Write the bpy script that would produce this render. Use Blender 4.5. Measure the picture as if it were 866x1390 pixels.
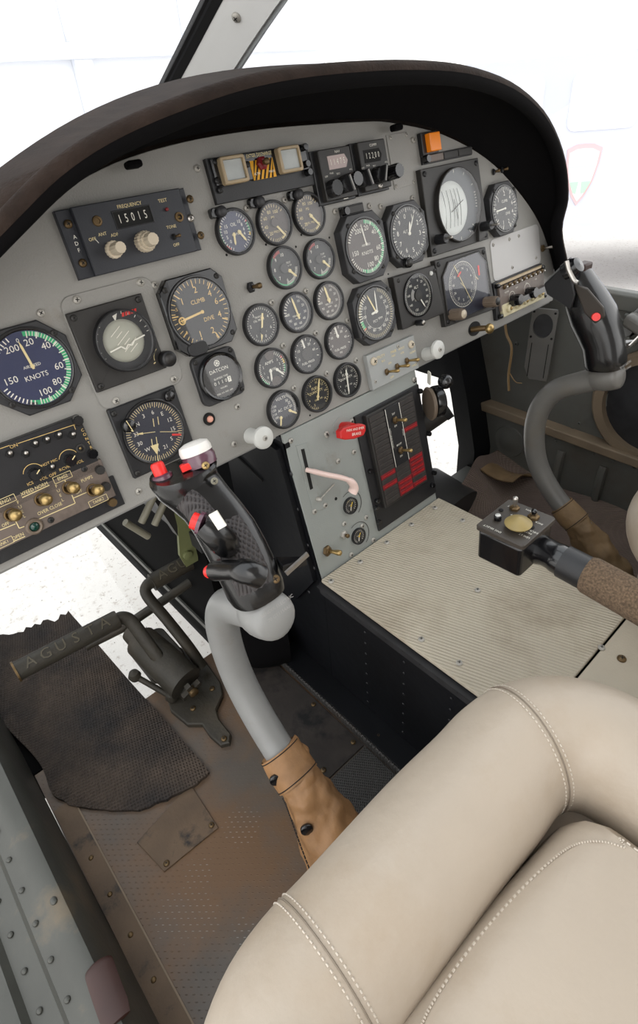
import bpy, bmesh, math, random
from mathutils import Matrix, Vector, Quaternion
R = math.radians
random.seed(7)
SC = bpy.context.scene
for o in list(bpy.data.objects):
    bpy.data.objects.remove(o)
COL = SC.collection

# ------------------------------------------------------------------ camera, world, lights, exposure
EYE = 0.86                      # height of the lens above the cabin floor (floor is z = 0)
F = 773.85                      # focal length in pixels of the 866 x 1390 frame
CAM = Matrix(((0.74008999, -0.66850087, -0.07330342),
              (-0.42302655, -0.37802909, -0.82349411),
              (0.5227957, 0.64046904, -0.56256916)))     # rows: image right, image down, view direction
cd = bpy.data.cameras.new('camera')
cam = bpy.data.objects.new('camera', cd); COL.objects.link(cam)
cd.sensor_fit = 'VERTICAL'; cd.sensor_height = 36.0
cd.lens = F / 1390 * 36.0
cd.shift_y = -45.0 / 1390
cd.clip_start = 0.01
rm = Matrix((CAM[0], -Vector(CAM[1]), -Vector(CAM[2]))).transposed()
cam.matrix_world = Matrix.Translation((0, 0, EYE)) @ rm.to_4x4()
SC.camera = cam

w = bpy.data.worlds.new('sky'); SC.world = w; w.use_nodes = True
nt = w.node_tree; nt.nodes.clear()
wo = nt.nodes.new('ShaderNodeOutputWorld'); bg = nt.nodes.new('ShaderNodeBackground')
tc = nt.nodes.new('ShaderNodeTexCoord'); sx = nt.nodes.new('ShaderNodeSeparateXYZ')
cr = nt.nodes.new('ShaderNodeValToRGB')
cr.color_ramp.elements[0].position = 0.0; cr.color_ramp.elements[0].color = (1.0, 0.985, 0.965, 1)
cr.color_ramp.elements[1].position = 1.0; cr.color_ramp.elements[1].color = (0.92, 0.96, 1.0, 1)
nt.links.new(tc.outputs['Generated'], sx.inputs[0]); nt.links.new(sx.outputs['Z'], cr.inputs[0])
nt.links.new(cr.outputs[0], bg.inputs[0]); nt.links.new(bg.outputs[0], wo.inputs[0])
bg.inputs[1].default_value = 2.25

def area(name, loc, target, size, power, color=(1, 1, 1), sy=None):
    ld = bpy.data.lights.new(name, 'AREA'); ld.energy = power; ld.color = color
    ld.shape = 'RECTANGLE'; ld.size = size; ld.size_y = sy or size
    lo = bpy.data.objects.new(name, ld); COL.objects.link(lo)
    lo.location = loc
    lo.rotation_euler = (Vector(target) - Vector(loc)).to_track_quat('-Z', 'Y').to_euler()
    return lo
# added area lamp standing in for daylight through the open cabin door
area('door_daylight_fill', (-0.9, -1.3, 1.75), (0.5, 0.4, 0.35), 1.3, 8, (1.0, 0.93, 0.84))
SC.view_settings.view_transform = 'Standard'; SC.view_settings.look = 'None'
SC.view_settings.exposure = 0.0; SC.view_settings.gamma = 1.0
SC.view_settings.use_curve_mapping = False

# ------------------------------------------------------------------ calibrated panel frame
TILT = 0.23656673
CT, ST = math.cos(TILT), math.sin(TILT)
D0 = 0.625
PO = Vector((0, D0 * CT, EYE - D0 * ST))          # origin of the instrument panel plane
PU = Vector((1, 0, 0)); PV = Vector((0, ST, CT)); PN = Vector((0, -CT, ST))
PROT = Matrix((PU, PV, PN)).transposed()
def ray(x, y):
    c = Vector(((x - 433) / F, (y - 650) / F, 1.0))
    return CAM.transposed() @ c
def at(x, y, off=0.0):                             # measured point -> (u, v) on the panel, off metres proud of it
    r = ray(x, y); n = Vector((0, CT, -ST))
    p = r * ((D0 - off) / n.dot(r))
    return p.x, ST * p.y + CT * p.z
def pan(u, v, w_=0.0): return PO + PU * u + PV * v + PN * w_
def onX(x, y, X): r = ray(x, y); p = r * (X / r.x); return Vector((p.x, p.y, p.z + EYE))
def onY(x, y, Y): r = ray(x, y); p = r * (Y / r.y); return Vector((p.x, p.y, p.z + EYE))
def onZ(x, y, zc): r = ray(x, y); p = r * (zc / r.z); return Vector((p.x, p.y, p.z + EYE))

# ------------------------------------------------------------------ materials
MATS = {}
def mat(name, col, rough=0.5, metal=0.0, var=0.0, vscale=8.0, bump=0.0, bscale=60.0, dirt=None, dscale=3.0, dlo=0.5, dhi=0.7, spec=0.5, coat=0.0, emis=None, pattern=None):
    m = bpy.data.materials.new(name); m.use_nodes = True; MATS[name] = m
    t = m.node_tree; b = t.nodes['Principled BSDF']
    L = t.links.new
    col4 = (*col, 1)
    b.inputs['Base Color'].default_value = col4; b.inputs['Roughness'].default_value = rough
    b.inputs['Metallic'].default_value = metal; b.inputs['Specular IOR Level'].default_value = spec
    b.inputs['Coat Weight'].default_value = coat
    if emis: b.inputs['Emission Color'].default_value = (*emis[0], 1); b.inputs['Emission Strength'].default_value = emis[1]
    tcn = t.nodes.new('ShaderNodeTexCoord')
    src = None
    if var > 0 or dirt:
        n = t.nodes.new('ShaderNodeTexNoise'); n.inputs['Scale'].default_value = vscale; n.inputs['Detail'].default_value = 6
        L(tcn.outputs['Object'], n.inputs['Vector'])
        mx = t.nodes.new('ShaderNodeMix'); mx.data_type = 'RGBA'
        mx.inputs[6].default_value = (*[c * (1 - var) for c in col], 1)
        mx.inputs[7].default_value = (*[min(1, c * (1 + var)) for c in col], 1)
        rp = t.nodes.new('ShaderNodeValToRGB'); rp.color_ramp.elements[0].position = 0.3; rp.color_ramp.elements[1].position = 0.7
        L(n.outputs['Fac'], rp.inputs[0]); L(rp.outputs[0], mx.inputs[0]); src = mx.outputs[2]
    if dirt:
        n2 = t.nodes.new('ShaderNodeTexNoise'); n2.inputs['Scale'].default_value = dscale; n2.inputs['Detail'].default_value = 9; n2.inputs['Roughness'].default_value = 0.65
        L(tcn.outputs['Object'], n2.inputs['Vector'])
        r2 = t.nodes.new('ShaderNodeValToRGB'); r2.color_ramp.elements[0].position = dlo; r2.color_ramp.elements[1].position = dhi
        L(n2.outputs['Fac'], r2.inputs[0])
        m2 = t.nodes.new('ShaderNodeMix'); m2.data_type = 'RGBA'; m2.inputs[7].default_value = (*dirt, 1)
        L(r2.outputs[0], m2.inputs[0]); L(src, m2.inputs[6]); src = m2.outputs[2]
    if src: L(src, b.inputs['Base Color'])
    if bump > 0:
        if pattern:
            h = pattern(t, tcn)
        else:
            nb = t.nodes.new('ShaderNodeTexNoise'); nb.inputs['Scale'].default_value = bscale; nb.inputs['Detail'].default_value = 4
            L(tcn.outputs['Object'], nb.inputs['Vector']); h = nb.outputs['Fac']
        bp = t.nodes.new('ShaderNodeBump'); bp.inputs['Strength'].default_value = bump; bp.inputs['Distance'].default_value = 0.002
        L(h, bp.inputs['Height']); L(bp.outputs[0], b.inputs['Normal'])
    return m
def S(r, g, b):                                    # sRGB 0-255 to linear
    f = lambda c: (c / 255 / 12.92) if c / 255 <= 0.04045 else ((c / 255 + 0.055) / 1.055) ** 2.4
    return f(r), f(g), f(b)
def weave(sx, sy, ang):
    def p(t, tcn):
        mp = t.nodes.new('ShaderNodeMapping'); mp.inputs['Rotation'].default_value = (0, 0, ang)
        t.links.new(tcn.outputs['Object'], mp.inputs['Vector'])
        out = []
        for d, s in (('X', sx), ('Y', sy)):
            if not s: continue
            wv = t.nodes.new('ShaderNodeTexWave'); wv.bands_direction = d; wv.inputs['Scale'].default_value = s; wv.inputs['Distortion'].default_value = 0.15
            wv.inputs['Detail'].default_value = 1
            t.links.new(mp.outputs[0], wv.inputs['Vector']); out.append(wv.outputs['Fac'])
        if len(out) == 1: return out[0]
        mm = t.nodes.new('ShaderNodeMath'); mm.operation = 'MULTIPLY'
        t.links.new(out[0], mm.inputs[0]); t.links.new(out[1], mm.inputs[1]); return mm.outputs[0]
    return p
mat('panel_paint', S(144, 142, 137), 0.45, var=0.05, vscale=5, bump=0.25, bscale=500, dirt=S(126, 118, 104), dscale=9, dlo=0.62, dhi=0.85)
mat('switch_plate', S(158, 160, 158), 0.45, var=0.06)
mat('console_paint', S(146, 150, 146), 0.42, var=0.05, vscale=6, bump=0.15, bscale=400, dirt=S(125, 118, 105), dscale=12, dlo=0.62, dhi=0.85)
mat('plate_paint', S(186, 184, 182), 0.45, var=0.04)
mat('black', S(30, 30, 32), 0.42, var=0.2, vscale=30, bump=0.1, bscale=700)
mat('black_gloss', S(16, 16, 18), 0.22, coat=0.4, bump=0.05, bscale=300)
mat('black_edge', S(46, 46, 48), 0.5, var=0.25, vscale=40)
mat('plastic_dark', S(46, 48, 54), 0.45, var=0.1, vscale=20, bump=0.1, bscale=500)
mat('charcoal', S(42, 40, 38), 0.5, var=0.2, vscale=25)
mat('brown_plate', S(112, 100, 92), 0.45, var=0.1, vscale=30, dirt=S(80, 70, 62), dscale=20)
mat('dial_black', S(30, 31, 34), 0.6)
mat('dial_blue', S(26, 36, 78), 0.5)
mat('dial_navy', S(20, 24, 44), 0.5)
mat('dial_glare_brown', S(70, 60, 56), 0.5)  # brownish glass reflection put into the dial colour
mat('mark_white', S(235, 232, 220), 0.6)
mat('mark_cream', S(232, 214, 160), 0.6)
mat('mark_amber', S(224, 190, 120), 0.6)
mat('mark_green', S(40, 170, 110), 0.5)
mat('mark_red', S(225, 45, 35), 0.5)
mat('mark_yellow', S(235, 200, 60), 0.5)
mat('mark_grey', S(150, 148, 145), 0.6)
mat('hood_leather', S(40, 31, 26), 0.8, var=0.3, vscale=40, bump=0.5, bscale=250, spec=0.12)
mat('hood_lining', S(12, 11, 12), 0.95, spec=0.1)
mat('steel', S(190, 185, 178), 0.3, metal=0.9, var=0.1, vscale=60)
mat('screw_metal', S(176, 172, 164), 0.45, metal=0.3, var=0.2, vscale=200)
mat('slot', S(14, 13, 12), 0.8)
mat('brass', S(176, 150, 100), 0.35, metal=0.85, var=0.2, vscale=90)
mat('brass_dark', S(110, 90, 62), 0.45, metal=0.7, var=0.2, vscale=60)
mat('knob_cream', S(205, 192, 170), 0.5, var=0.08, vscale=60)
mat('knob_white', S(205, 205, 200), 0.35, var=0.05, vscale=30)
mat('knob_taupe', S(112, 98, 84), 0.5, var=0.08)
mat('amber_lens', S(232, 130, 20), 0.3, emis=(S(232, 120, 10), 0.12))
mat('lamp_lens', S(168, 172, 170), 0.25, var=0.1, vscale=40)
mat('lamp_frame', S(170, 150, 118), 0.35, var=0.1, vscale=80)
mat('hazard_yellow', S(228, 165, 30), 0.5, var=0.1, vscale=60)
mat('display_glare', S(170, 150, 145), 0.25)  # whitish-pink glare put into the window colour
mat('pink_lens', S(225, 165, 145), 0.3)
mat('green_lens', S(10, 60, 50), 0.15, coat=0.5)
mat('ivory', S(205, 195, 160), 0.4, var=0.15, vscale=60)
mat('attitude_ball', S(172, 172, 158), 0.5, var=0.1, vscale=30)
mat('attitude_white', S(215, 220, 216), 0.5)
mat('attitude_dark', S(66, 72, 78), 0.5)
mat('hsi_blue', S(26, 30, 48), 0.3, var=0.15, vscale=30)
mat('red_paint', S(200, 30, 28), 0.4, var=0.08, vscale=40)
mat('red_button', S(235, 40, 35), 0.35)
mat('dark_red', S(120, 18, 26), 0.5, var=0.35, vscale=120)
mat('legend_dark', S(52, 47, 44), 0.5, var=0.3, vscale=150)
mat('pink_plastic', S(232, 205, 196), 0.35, var=0.05)
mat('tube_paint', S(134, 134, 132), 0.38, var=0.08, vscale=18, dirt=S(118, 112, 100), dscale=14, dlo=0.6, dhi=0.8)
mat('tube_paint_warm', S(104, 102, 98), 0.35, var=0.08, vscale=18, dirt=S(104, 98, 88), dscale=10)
mat('grip_black', S(13, 13, 14), 0.26, var=0.2, vscale=30, coat=0.25, bump=0.08, bscale=250)
mat('grip_pad', S(62, 58, 58), 0.6, bump=1.0, pattern=weave(90, 90, 0.78))
mat('leather_tan', S(146, 108, 70), 0.6, var=0.25, vscale=26, bump=0.6, bscale=90, dirt=S(112, 82, 54), dscale=16, dlo=0.5, dhi=0.75)
mat('leather_dusty', S(120, 96, 66), 0.7, var=0.25, vscale=25, bump=0.6, bscale=90)
mat('seat_leather', S(178, 165, 149), 0.48, var=0.05, vscale=9, bump=0.45, bscale=70, dirt=S(164, 146, 124), dscale=5, dlo=0.5, dhi=0.8)
mat('seat_side', S(190, 186, 184), 0.5, var=0.03, vscale=9, bump=0.3, bscale=160)
mat('thread', S(200, 190, 176), 0.7)
mat('seat_base', S(120, 120, 118), 0.6, var=0.1)
mat('rubber_mat', S(66, 55, 46), 0.8, var=0.35, vscale=22, bump=0.9, pattern=weave(70, 60, 0.3), dirt=S(32, 28, 27), dscale=7, dlo=0.42, dhi=0.64)
mat('brown_mat', S(118, 101, 92), 0.8, var=0.15, vscale=14, bump=1.0, pattern=weave(75, 0, -0.5))
mat('floor_metal', S(84, 76, 68), 0.45, var=0.22, vscale=12, dirt=S(104, 78, 54), dscale=5, dlo=0.42, dhi=0.62)
def worn_tread(name):
    m = MATS[name]; t = m.node_tree; b = t.nodes['Principled BSDF']; L = t.links.new; N = t.nodes.new
    tcn = N('ShaderNodeTexCoord'); geo = N('ShaderNodeNewGeometry'); mp = N('ShaderNodeMapping'); mp.inputs['Rotation'].default_value = (0, 0, 0.75)
    L(geo.outputs['Position'], mp.inputs['Vector'])
    br = N('ShaderNodeTexBrick'); br.inputs['Scale'].default_value = 62; br.inputs['Mortar Size'].default_value = .26; br.inputs['Mortar Smooth'].default_value = .35
    br.inputs['Brick Width'].default_value = .55; br.inputs['Row Height'].default_value = .42; br.inputs['Color1'].default_value = (1, 1, 1, 1); br.inputs['Color2'].default_value = (1, 1, 1, 1); br.inputs['Mortar'].default_value = (0, 0, 0, 1)
    L(mp.outputs[0], br.inputs['Vector'])
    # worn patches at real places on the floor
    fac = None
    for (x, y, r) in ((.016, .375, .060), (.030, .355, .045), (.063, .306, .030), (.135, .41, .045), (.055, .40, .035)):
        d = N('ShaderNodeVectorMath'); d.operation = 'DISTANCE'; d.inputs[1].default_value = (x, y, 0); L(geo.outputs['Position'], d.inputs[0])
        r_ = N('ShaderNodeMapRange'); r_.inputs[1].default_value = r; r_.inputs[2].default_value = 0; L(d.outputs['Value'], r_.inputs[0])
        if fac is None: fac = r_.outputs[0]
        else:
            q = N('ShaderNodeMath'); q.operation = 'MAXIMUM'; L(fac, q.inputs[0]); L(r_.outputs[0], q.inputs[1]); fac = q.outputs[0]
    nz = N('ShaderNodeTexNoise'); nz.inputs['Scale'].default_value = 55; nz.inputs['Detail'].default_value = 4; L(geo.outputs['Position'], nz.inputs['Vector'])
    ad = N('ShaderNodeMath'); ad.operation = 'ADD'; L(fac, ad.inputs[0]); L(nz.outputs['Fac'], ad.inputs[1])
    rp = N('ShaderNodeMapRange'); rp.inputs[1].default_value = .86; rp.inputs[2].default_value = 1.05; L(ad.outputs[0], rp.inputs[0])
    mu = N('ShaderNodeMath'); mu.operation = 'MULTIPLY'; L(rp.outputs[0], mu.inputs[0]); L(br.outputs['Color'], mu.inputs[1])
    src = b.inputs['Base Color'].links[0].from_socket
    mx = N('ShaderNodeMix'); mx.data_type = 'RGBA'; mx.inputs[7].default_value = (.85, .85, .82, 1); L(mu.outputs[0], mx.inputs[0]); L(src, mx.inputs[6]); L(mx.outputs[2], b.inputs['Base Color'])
    bp = N('ShaderNodeBump'); bp.inputs['Strength'].default_value = .7; bp.inputs['Distance'].default_value = .0015; L(br.outputs['Color'], bp.inputs['Height']); L(bp.outputs[0], b.inputs['Normal'])
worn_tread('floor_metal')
mat('floor_stain', S(50, 44, 40), 0.75, var=0.4, vscale=16, bump=0.3, bscale=150, dirt=S(14, 13, 13), dscale=14, dlo=0.5, dhi=0.62)
mat('floor_board', S(64, 62, 60), 0.55, var=0.12, vscale=12, bump=0.8, pattern=weave(105, 80, 0.9), dirt=S(76, 62, 48), dscale=6, dlo=0.58, dhi=0.75)
mat('rust_plate', S(92, 74, 56), 0.65, var=0.3, vscale=14, bump=0.3, bscale=200, dirt=S(26, 24, 24), dscale=16, dlo=0.56, dhi=0.66)
mat('nonslip_cream', S(188, 178, 159), 0.65, var=0.06, vscale=9, bump=0.6, pattern=weave(66, 0, -0.35), dirt=S(150, 136, 116), dscale=6, dlo=0.5, dhi=0.75)
mat('cover_cream', S(180, 170, 152), 0.6, var=0.06, vscale=9, bump=0.2, bscale=300)
mat('wall_black', S(19, 20, 23), 0.45, spec=0.25, var=0.3, vscale=7, bump=0.2, bscale=60, dirt=S(38, 36, 34), dscale=14, dlo=0.66, dhi=0.85)
mat('wall_grey', S(96, 96, 91), 0.5, var=0.12, vscale=6, bump=0.2, bscale=120, dirt=S(84, 78, 68), dscale=6, dlo=0.5, dhi=0.8)
mat('ledge_dusty', S(128, 112, 92), 0.6, var=0.15, vscale=12, bump=0.2, bscale=150)
mat('sill_metal', S(74, 74, 69), 0.42, metal=0.25, var=0.15, vscale=9, bump=0.2, bscale=90, dirt=S(112, 98, 78), dscale=9, dlo=0.55, dhi=0.75)
mat('cast_olive', S(52, 48, 40), 0.6, var=0.2, vscale=18, bump=0.4, bscale=180, dirt=S(66, 58, 46), dscale=10)
mat('olive_green', S(112, 116, 78), 0.5, var=0.1, vscale=30)
mat('off_white_rod', S(128, 124, 108), 0.5, var=0.1)
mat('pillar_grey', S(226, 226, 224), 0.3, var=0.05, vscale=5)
mat('pillar_shade', S(110, 112, 112), 0.45, var=0.06, vscale=8)  # darker copy of the pillar paint; the flange's shade is in its colour
mat('seal', S(24, 24, 26), 0.7)
mat('wire', S(150, 122, 82), 0.5)
mat('foam_grip', S(104, 86, 68), 0.95, var=0.45, vscale=420, bump=1.0, bscale=500)
mat('glare_white', S(235, 235, 235), 0.4)
mat('ground_concrete', S(215, 210, 203), 0.9, var=0.06, vscale=3, bump=0.3, bscale=30, dirt=S(170, 158, 146), dscale=50, dlo=0.56, dhi=0.7)
mat('vehicle_paint', S(206, 209, 222), 0.5)
mat('far_wall', S(236, 238, 243), 0.8)
mat('far_frame', S(234, 237, 245), 0.8)
mat('crest_red', S(228, 186, 190), 0.6); mat('crest_white', S(226, 230, 228), 0.6)
mat('crest_green', S(184, 218, 194), 0.6); mat('crest_blue', S(205, 222, 230), 0.6)
mat('cast_mark', S(78, 72, 58), 0.5, var=0.2, vscale=60)
mat('plum_plastic', S(92, 58, 72), 0.25, coat=0.5); mat('white_cap', S(232, 228, 222), 0.35)
mat('brown_black', S(60, 54, 48), 0.45, var=0.15); mat('khaki', S(150, 132, 84), 0.5, var=0.1, vscale=60)
mat('strap_leather', S(50, 24, 17), 0.5, var=0.15, vscale=30)
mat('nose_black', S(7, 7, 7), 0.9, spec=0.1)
mat('seam_tan', S(128, 116, 102), 0.7)
mat('speck', S(70, 55, 40), 0.8)
def glass(name, tint=(1, 1, 1), refl=1.0, rough=0.02, haze=0.0):
    m = bpy.data.materials.new(name); m.use_nodes = True; MATS[name] = m
    t = m.node_tree; t.nodes.clear()
    o = t.nodes.new('ShaderNodeOutputMaterial'); tr = t.nodes.new('ShaderNodeBsdfTransparent'); gl = t.nodes.new('ShaderNodeBsdfGlossy')
    tr.inputs[0].default_value = (*tint, 1); gl.inputs['Roughness'].default_value = rough
    gl.inputs['Color'].default_value = (refl, refl, refl, 1)
    lw = t.nodes.new('ShaderNodeLayerWeight'); lw.inputs[0].default_value = 0.5
    pw = t.nodes.new('ShaderNodeMath'); pw.operation = 'POWER'; pw.inputs[1].default_value = 5.0
    ma = t.nodes.new('ShaderNodeMath'); ma.operation = 'MULTIPLY_ADD'; ma.inputs[1].default_value = 0.93; ma.inputs[2].default_value = 0.06
    mx = t.nodes.new('ShaderNodeMixShader')
    t.links.new(lw.outputs['Facing'], pw.inputs[0]); t.links.new(pw.outputs[0], ma.inputs[0])
    t.links.new(ma.outputs[0], mx.inputs[0]); t.links.new(tr.outputs[0], mx.inputs[1]); t.links.new(gl.outputs[0], mx.inputs[2])
    last = mx.outputs[0]
    if haze:
        df = t.nodes.new('ShaderNodeBsdfDiffuse'); df.inputs[0].default_value = (0.8, 0.8, 0.8, 1)
        m2 = t.nodes.new('ShaderNodeMixShader'); m2.inputs[0].default_value = haze
        t.links.new(last, m2.inputs[1]); t.links.new(df.outputs[0], m2.inputs[2]); last = m2.outputs[0]
    t.links.new(last, o.inputs[0])
glass('dial_glass', (0.97, 0.97, 0.97), 1.0, 0.03)
glass('windscreen_glass', (0.98, 0.99, 0.99), 0.6, 0.02, 0.04)

# ------------------------------------------------------------------ mesh builder
WM = {}
TXT = {}
def text_geo(s):
    if s in TXT: return TXT[s]
    c = bpy.data.curves.new('t', 'FONT'); c.body = s; c.size = 1.0; c.align_x = 'CENTER'; c.align_y = 'CENTER'; c.resolution_u = 2
    o = bpy.data.objects.new('t', c); me = bpy.data.meshes.new_from_object(o)
    g = ([tuple(v.co) for v in me.vertices], [tuple(p.vertices) for p in me.polygons])
    bpy.data.objects.remove(o); bpy.data.curves.remove(c); bpy.data.meshes.remove(me)
    TXT[s] = g; return g
def rrect(cx, cy, w_, h, r=0.0, n=4):
    if r <= 0: return [(cx - w_ / 2, cy - h / 2), (cx + w_ / 2, cy - h / 2), (cx + w_ / 2, cy + h / 2), (cx - w_ / 2, cy + h / 2)]
    p = []
    for (sx_, sy_, a0) in ((1, -1, -90), (1, 1, 0), (-1, 1, 90), (-1, -1, 180)):
        for i in range(n + 1):
            a = R(a0 + 90 * i / n)
            p.append((cx + sx_ * (w_ / 2 - r) + r * math.cos(a), cy + sy_ * (h / 2 - r) + r * math.sin(a)))
    return p
def circ(cx, cy, r, n=32, ry=None): return [(cx + r * math.cos(2 * math.pi * i / n), cy + (ry or r) * math.sin(2 * math.pi * i / n)) for i in range(n)]
def octa(cx, cy, w_, c, h=None):
    a = w_ / 2; b = (h or w_) / 2
    return [(cx - a + c, cy - b), (cx + a - c, cy - b), (cx + a, cy - b + c), (cx + a, cy + b - c), (cx + a - c, cy + b), (cx - a + c, cy + b), (cx - a, cy + b - c), (cx - a, cy - b + c)]
def inset(poly, d):
    n = len(poly); out = []
    for i in range(n):
        p0, p1, p2 = Vector(poly[i - 1]), Vector(poly[i]), Vector(poly[(i + 1) % n])
        a = (p1 - p0).normalized() if (p1 - p0).length > 1e-9 else Vector((1, 0)); b = (p2 - p1).normalized() if (p2 - p1).length > 1e-9 else a
        na = Vector((-a.y, a.x)); nb = Vector((-b.y, b.x)); m = na + nb
        m = m / max(m.length_squared / 2, 0.25)
        q = p1 + m * d; out.append((q.x, q.y))
    return out
def smooth_path(pts, k=6, closed=False):
    P = [Vector(p) for p in pts]; out = []; n = len(P)
    rng = range(n if closed else n - 1)
    for i in rng:
        p1, p2 = P[i], P[(i + 1) % n]
        p0 = P[i - 1] if (i > 0 or closed) else p1 * 2 - p2
        p3 = P[(i + 2) % n] if (i + 2 < n or closed) else p2 * 2 - p1
        for j in range(k):
            t = j / k
            out.append(0.5 * ((2 * p1) + (p2 - p0) * t + (2 * p0 - 5 * p1 + 4 * p2 - p3) * t * t + (3 * p1 - p0 - 3 * p2 + p3) * t ** 3))
    if not closed: out.append(P[-1])
    return out
class MB:
    def __init__(s, parent=None):
        s.v = []; s.f = []; s.mi = []; s.sm = []; s.mats = []; s.parent = parent
        s.base = WM[parent.name].inverted() if (parent is not None and parent.name in WM) else Matrix()
        s.T = s.base.copy()
    def local(s): s.T = Matrix(); return s
    def at(s, m): s.T = s.base @ m; return s
    def mid(s, m):
        if m not in s.mats: s.mats.append(m)
        return s.mats.index(m)
    def add(s, vs, fs, m, smooth=False):
        b = len(s.v); s.v += [tuple(s.T @ Vector(v)) for v in vs]; k = s.mid(m)
        for f in fs: s.f.append(tuple(i + b for i in f)); s.mi.append(k); s.sm.append(smooth)
    def prism(s, poly, z0, z1, m, bev=0.0, top=None):
        n = len(poly); rings = [(poly, z0)]
        if bev: rings += [(poly, z1 - bev), (inset(poly, bev), z1)]
        else: rings += [(poly, z1)]
        vs = [(x, y, z) for p, z in rings for (x, y) in p]; fs = []
        for k in range(len(rings) - 1):
            for i in range(n):
                j = (i + 1) % n; fs.append((k * n + i, k * n + j, (k + 1) * n + j, (k + 1) * n + i))
        fs.append(tuple(range(n - 1, -1, -1)))
        e = (len(rings) - 1) * n
        if top and top != m:
            s.add(vs, fs, m); s.add([vs[e + i] for i in range(n)], [tuple(range(n))], top)
        else: s.add(vs, fs + [tuple(range(e, e + n))], m)
    def box(s, a, b, m): s.prism([(a[0], a[1]), (b[0], a[1]), (b[0], b[1]), (a[0], b[1])], a[2], b[2], m)
    def ringp(s, outer, inner, z0, z1, m, bev=0.0):      # plate with a hole, both loops the same count
        n = len(outer); L_ = [(outer, z0), (outer, z1 - bev), (inset(outer, bev) if bev else outer, z1), (inner, z1), (inner, z0)]
        vs = [(x, y, z) for p, z in L_ for (x, y) in p]; fs = []
        for k in range(5):
            k2 = (k + 1) % 5
            for i in range(n):
                j = (i + 1) % n; fs.append((k * n + i, k * n + j, k2 * n + j, k2 * n + i))
        s.add(vs, fs, m)
    def lathe(s, prof, m, c=(0, 0, 0), n=28, smooth=True, flat=None):
        vs = []; fs = []
        for (r, z) in prof:
            for i in range(n):
                a = 2 * math.pi * i / n; vs.append((c[0] + r * math.cos(a), c[1] + r * math.sin(a), c[2] + z))
        for k in range(len(prof) - 1):
            for i in range(n):
                j = (i + 1) % n; fs.append((k * n + i, k * n + j, (k + 1) * n + j, (k + 1) * n + i))
        if prof[0][0] > 0: fs.append(tuple(range(n - 1, -1, -1)))
        ringlike = prof[-1][0] > .5 * max(p[0] for p in prof) and prof[-1][1] < max(p[1] for p in prof)
        if prof[-1][0] > 0 and not ringlike: fs.append(tuple(range((len(prof) - 1) * n, len(prof) * n)))
        s.add(vs, fs, m, smooth)
    def cyl(s, c, r, z0, z1, m, n=24, bev=0.0, smooth=False):
        p = circ(c[0], c[1], r, n); s.prism(p, z0, z1, m, bev)
    def tube(s, pts, r, m, n=12, caps=True, smooth=True, up=None):
        P = [Vector(p) for p in pts]; N = len(P)
        rr = r if isinstance(r, (list, tuple)) else [r] * N
        tan = []
        for i in range(N):
            a = P[max(i - 1, 0)]; b = P[min(i + 1, N - 1)]; tan.append((b - a).normalized())
        u = Vector(up) if up else (Vector((0, 0, 1)) if abs(tan[0].z) < 0.9 else Vector((1, 0, 0)))
        vs = []; fs = []
        for i in range(N):
            t = tan[i]; u = (u - t * u.dot(t))
            u = u.normalized() if u.length > 1e-6 else t.orthogonal().normalized()
            w_ = t.cross(u)
            ra, rb = rr[i] if isinstance(rr[i], (tuple, list)) else (rr[i], rr[i])
            for k in range(n):
                a = 2 * math.pi * k / n; vs.append(P[i] + u * (ra * math.cos(a)) + w_ * (rb * math.sin(a)))
        for i in range(N - 1):
            for k in range(n):
                k2 = (k + 1) % n; fs.append((i * n + k, i * n + k2, (i + 1) * n + k2, (i + 1) * n + k))
        if caps: fs.append(tuple(range(n - 1, -1, -1))); fs.append(tuple(range((N - 1) * n, N * n)))
        s.add(vs, fs, m, smooth)
    def bar(s, a, b, wx, wz, m, up=(0, 0, 1)):
        a = Vector(a); b = Vector(b); t = (b - a).normalized(); u = Vector(up); u = (u - t * u.dot(t)).normalized(); w_ = t.cross(u)
        vs = [p + w_ * (sx_ * wx / 2) + u * (sz * wz / 2) for p in (a, b) for (sx_, sz) in ((-1, -1), (1, -1), (1, 1), (-1, 1))]
        s.add(vs, [(3, 2, 1, 0), (4, 5, 6, 7), (0, 1, 5, 4), (1, 2, 6, 5), (2, 3, 7, 6), (3, 0, 4, 7)], m)
    def line(s, x0, y0, x1, y1, w_, z, m):
        d = Vector((x1 - x0, y1 - y0)); L_ = d.length; d /= L_; n = Vector((-d.y, d.x)) * w_ / 2
        vs = [(x0 - n.x, y0 - n.y, z), (x1 - n.x, y1 - n.y, z), (x1 + n.x, y1 + n.y, z), (x0 + n.x, y0 + n.y, z)]
        s.add(vs, [(0, 1, 2, 3)], m)
    def arc(s, cx, cy, r0, r1, a0, a1, z, m, n=None):    # clock angles in degrees
        n = n or max(2, int(abs(a1 - a0) / 8)); vs = []; fs = []
        for i in range(n + 1):
            a = R(a0 + (a1 - a0) * i / n)
            for r in (r0, r1): vs.append((cx + r * math.sin(a), cy + r * math.cos(a), z))
        for i in range(n): fs.append((2 * i, 2 * i + 1, 2 * i + 3, 2 * i + 2) if a1 > a0 else (2 * i, 2 * i + 2, 2 * i + 3, 2 * i + 1))
        fs = [tuple(reversed(f)) for f in fs]
        s.add(vs, fs, m)
    def sheet(s, poly, z, m): s.add([(x, y, z) for x, y in poly], [tuple(range(len(poly)))], m)
    def text(s, st, x, y, z, size, m='mark_white', rot=0.0, sx=1.0):
        vs, fs = text_geo(st); c, q = math.cos(rot), math.sin(rot); o = []
        for (a, b, _) in vs:
            a *= size * sx; b *= size; o.append((x + a * c - b * q, y + a * q + b * c, z))
        s.add(o, fs, m)
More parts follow.
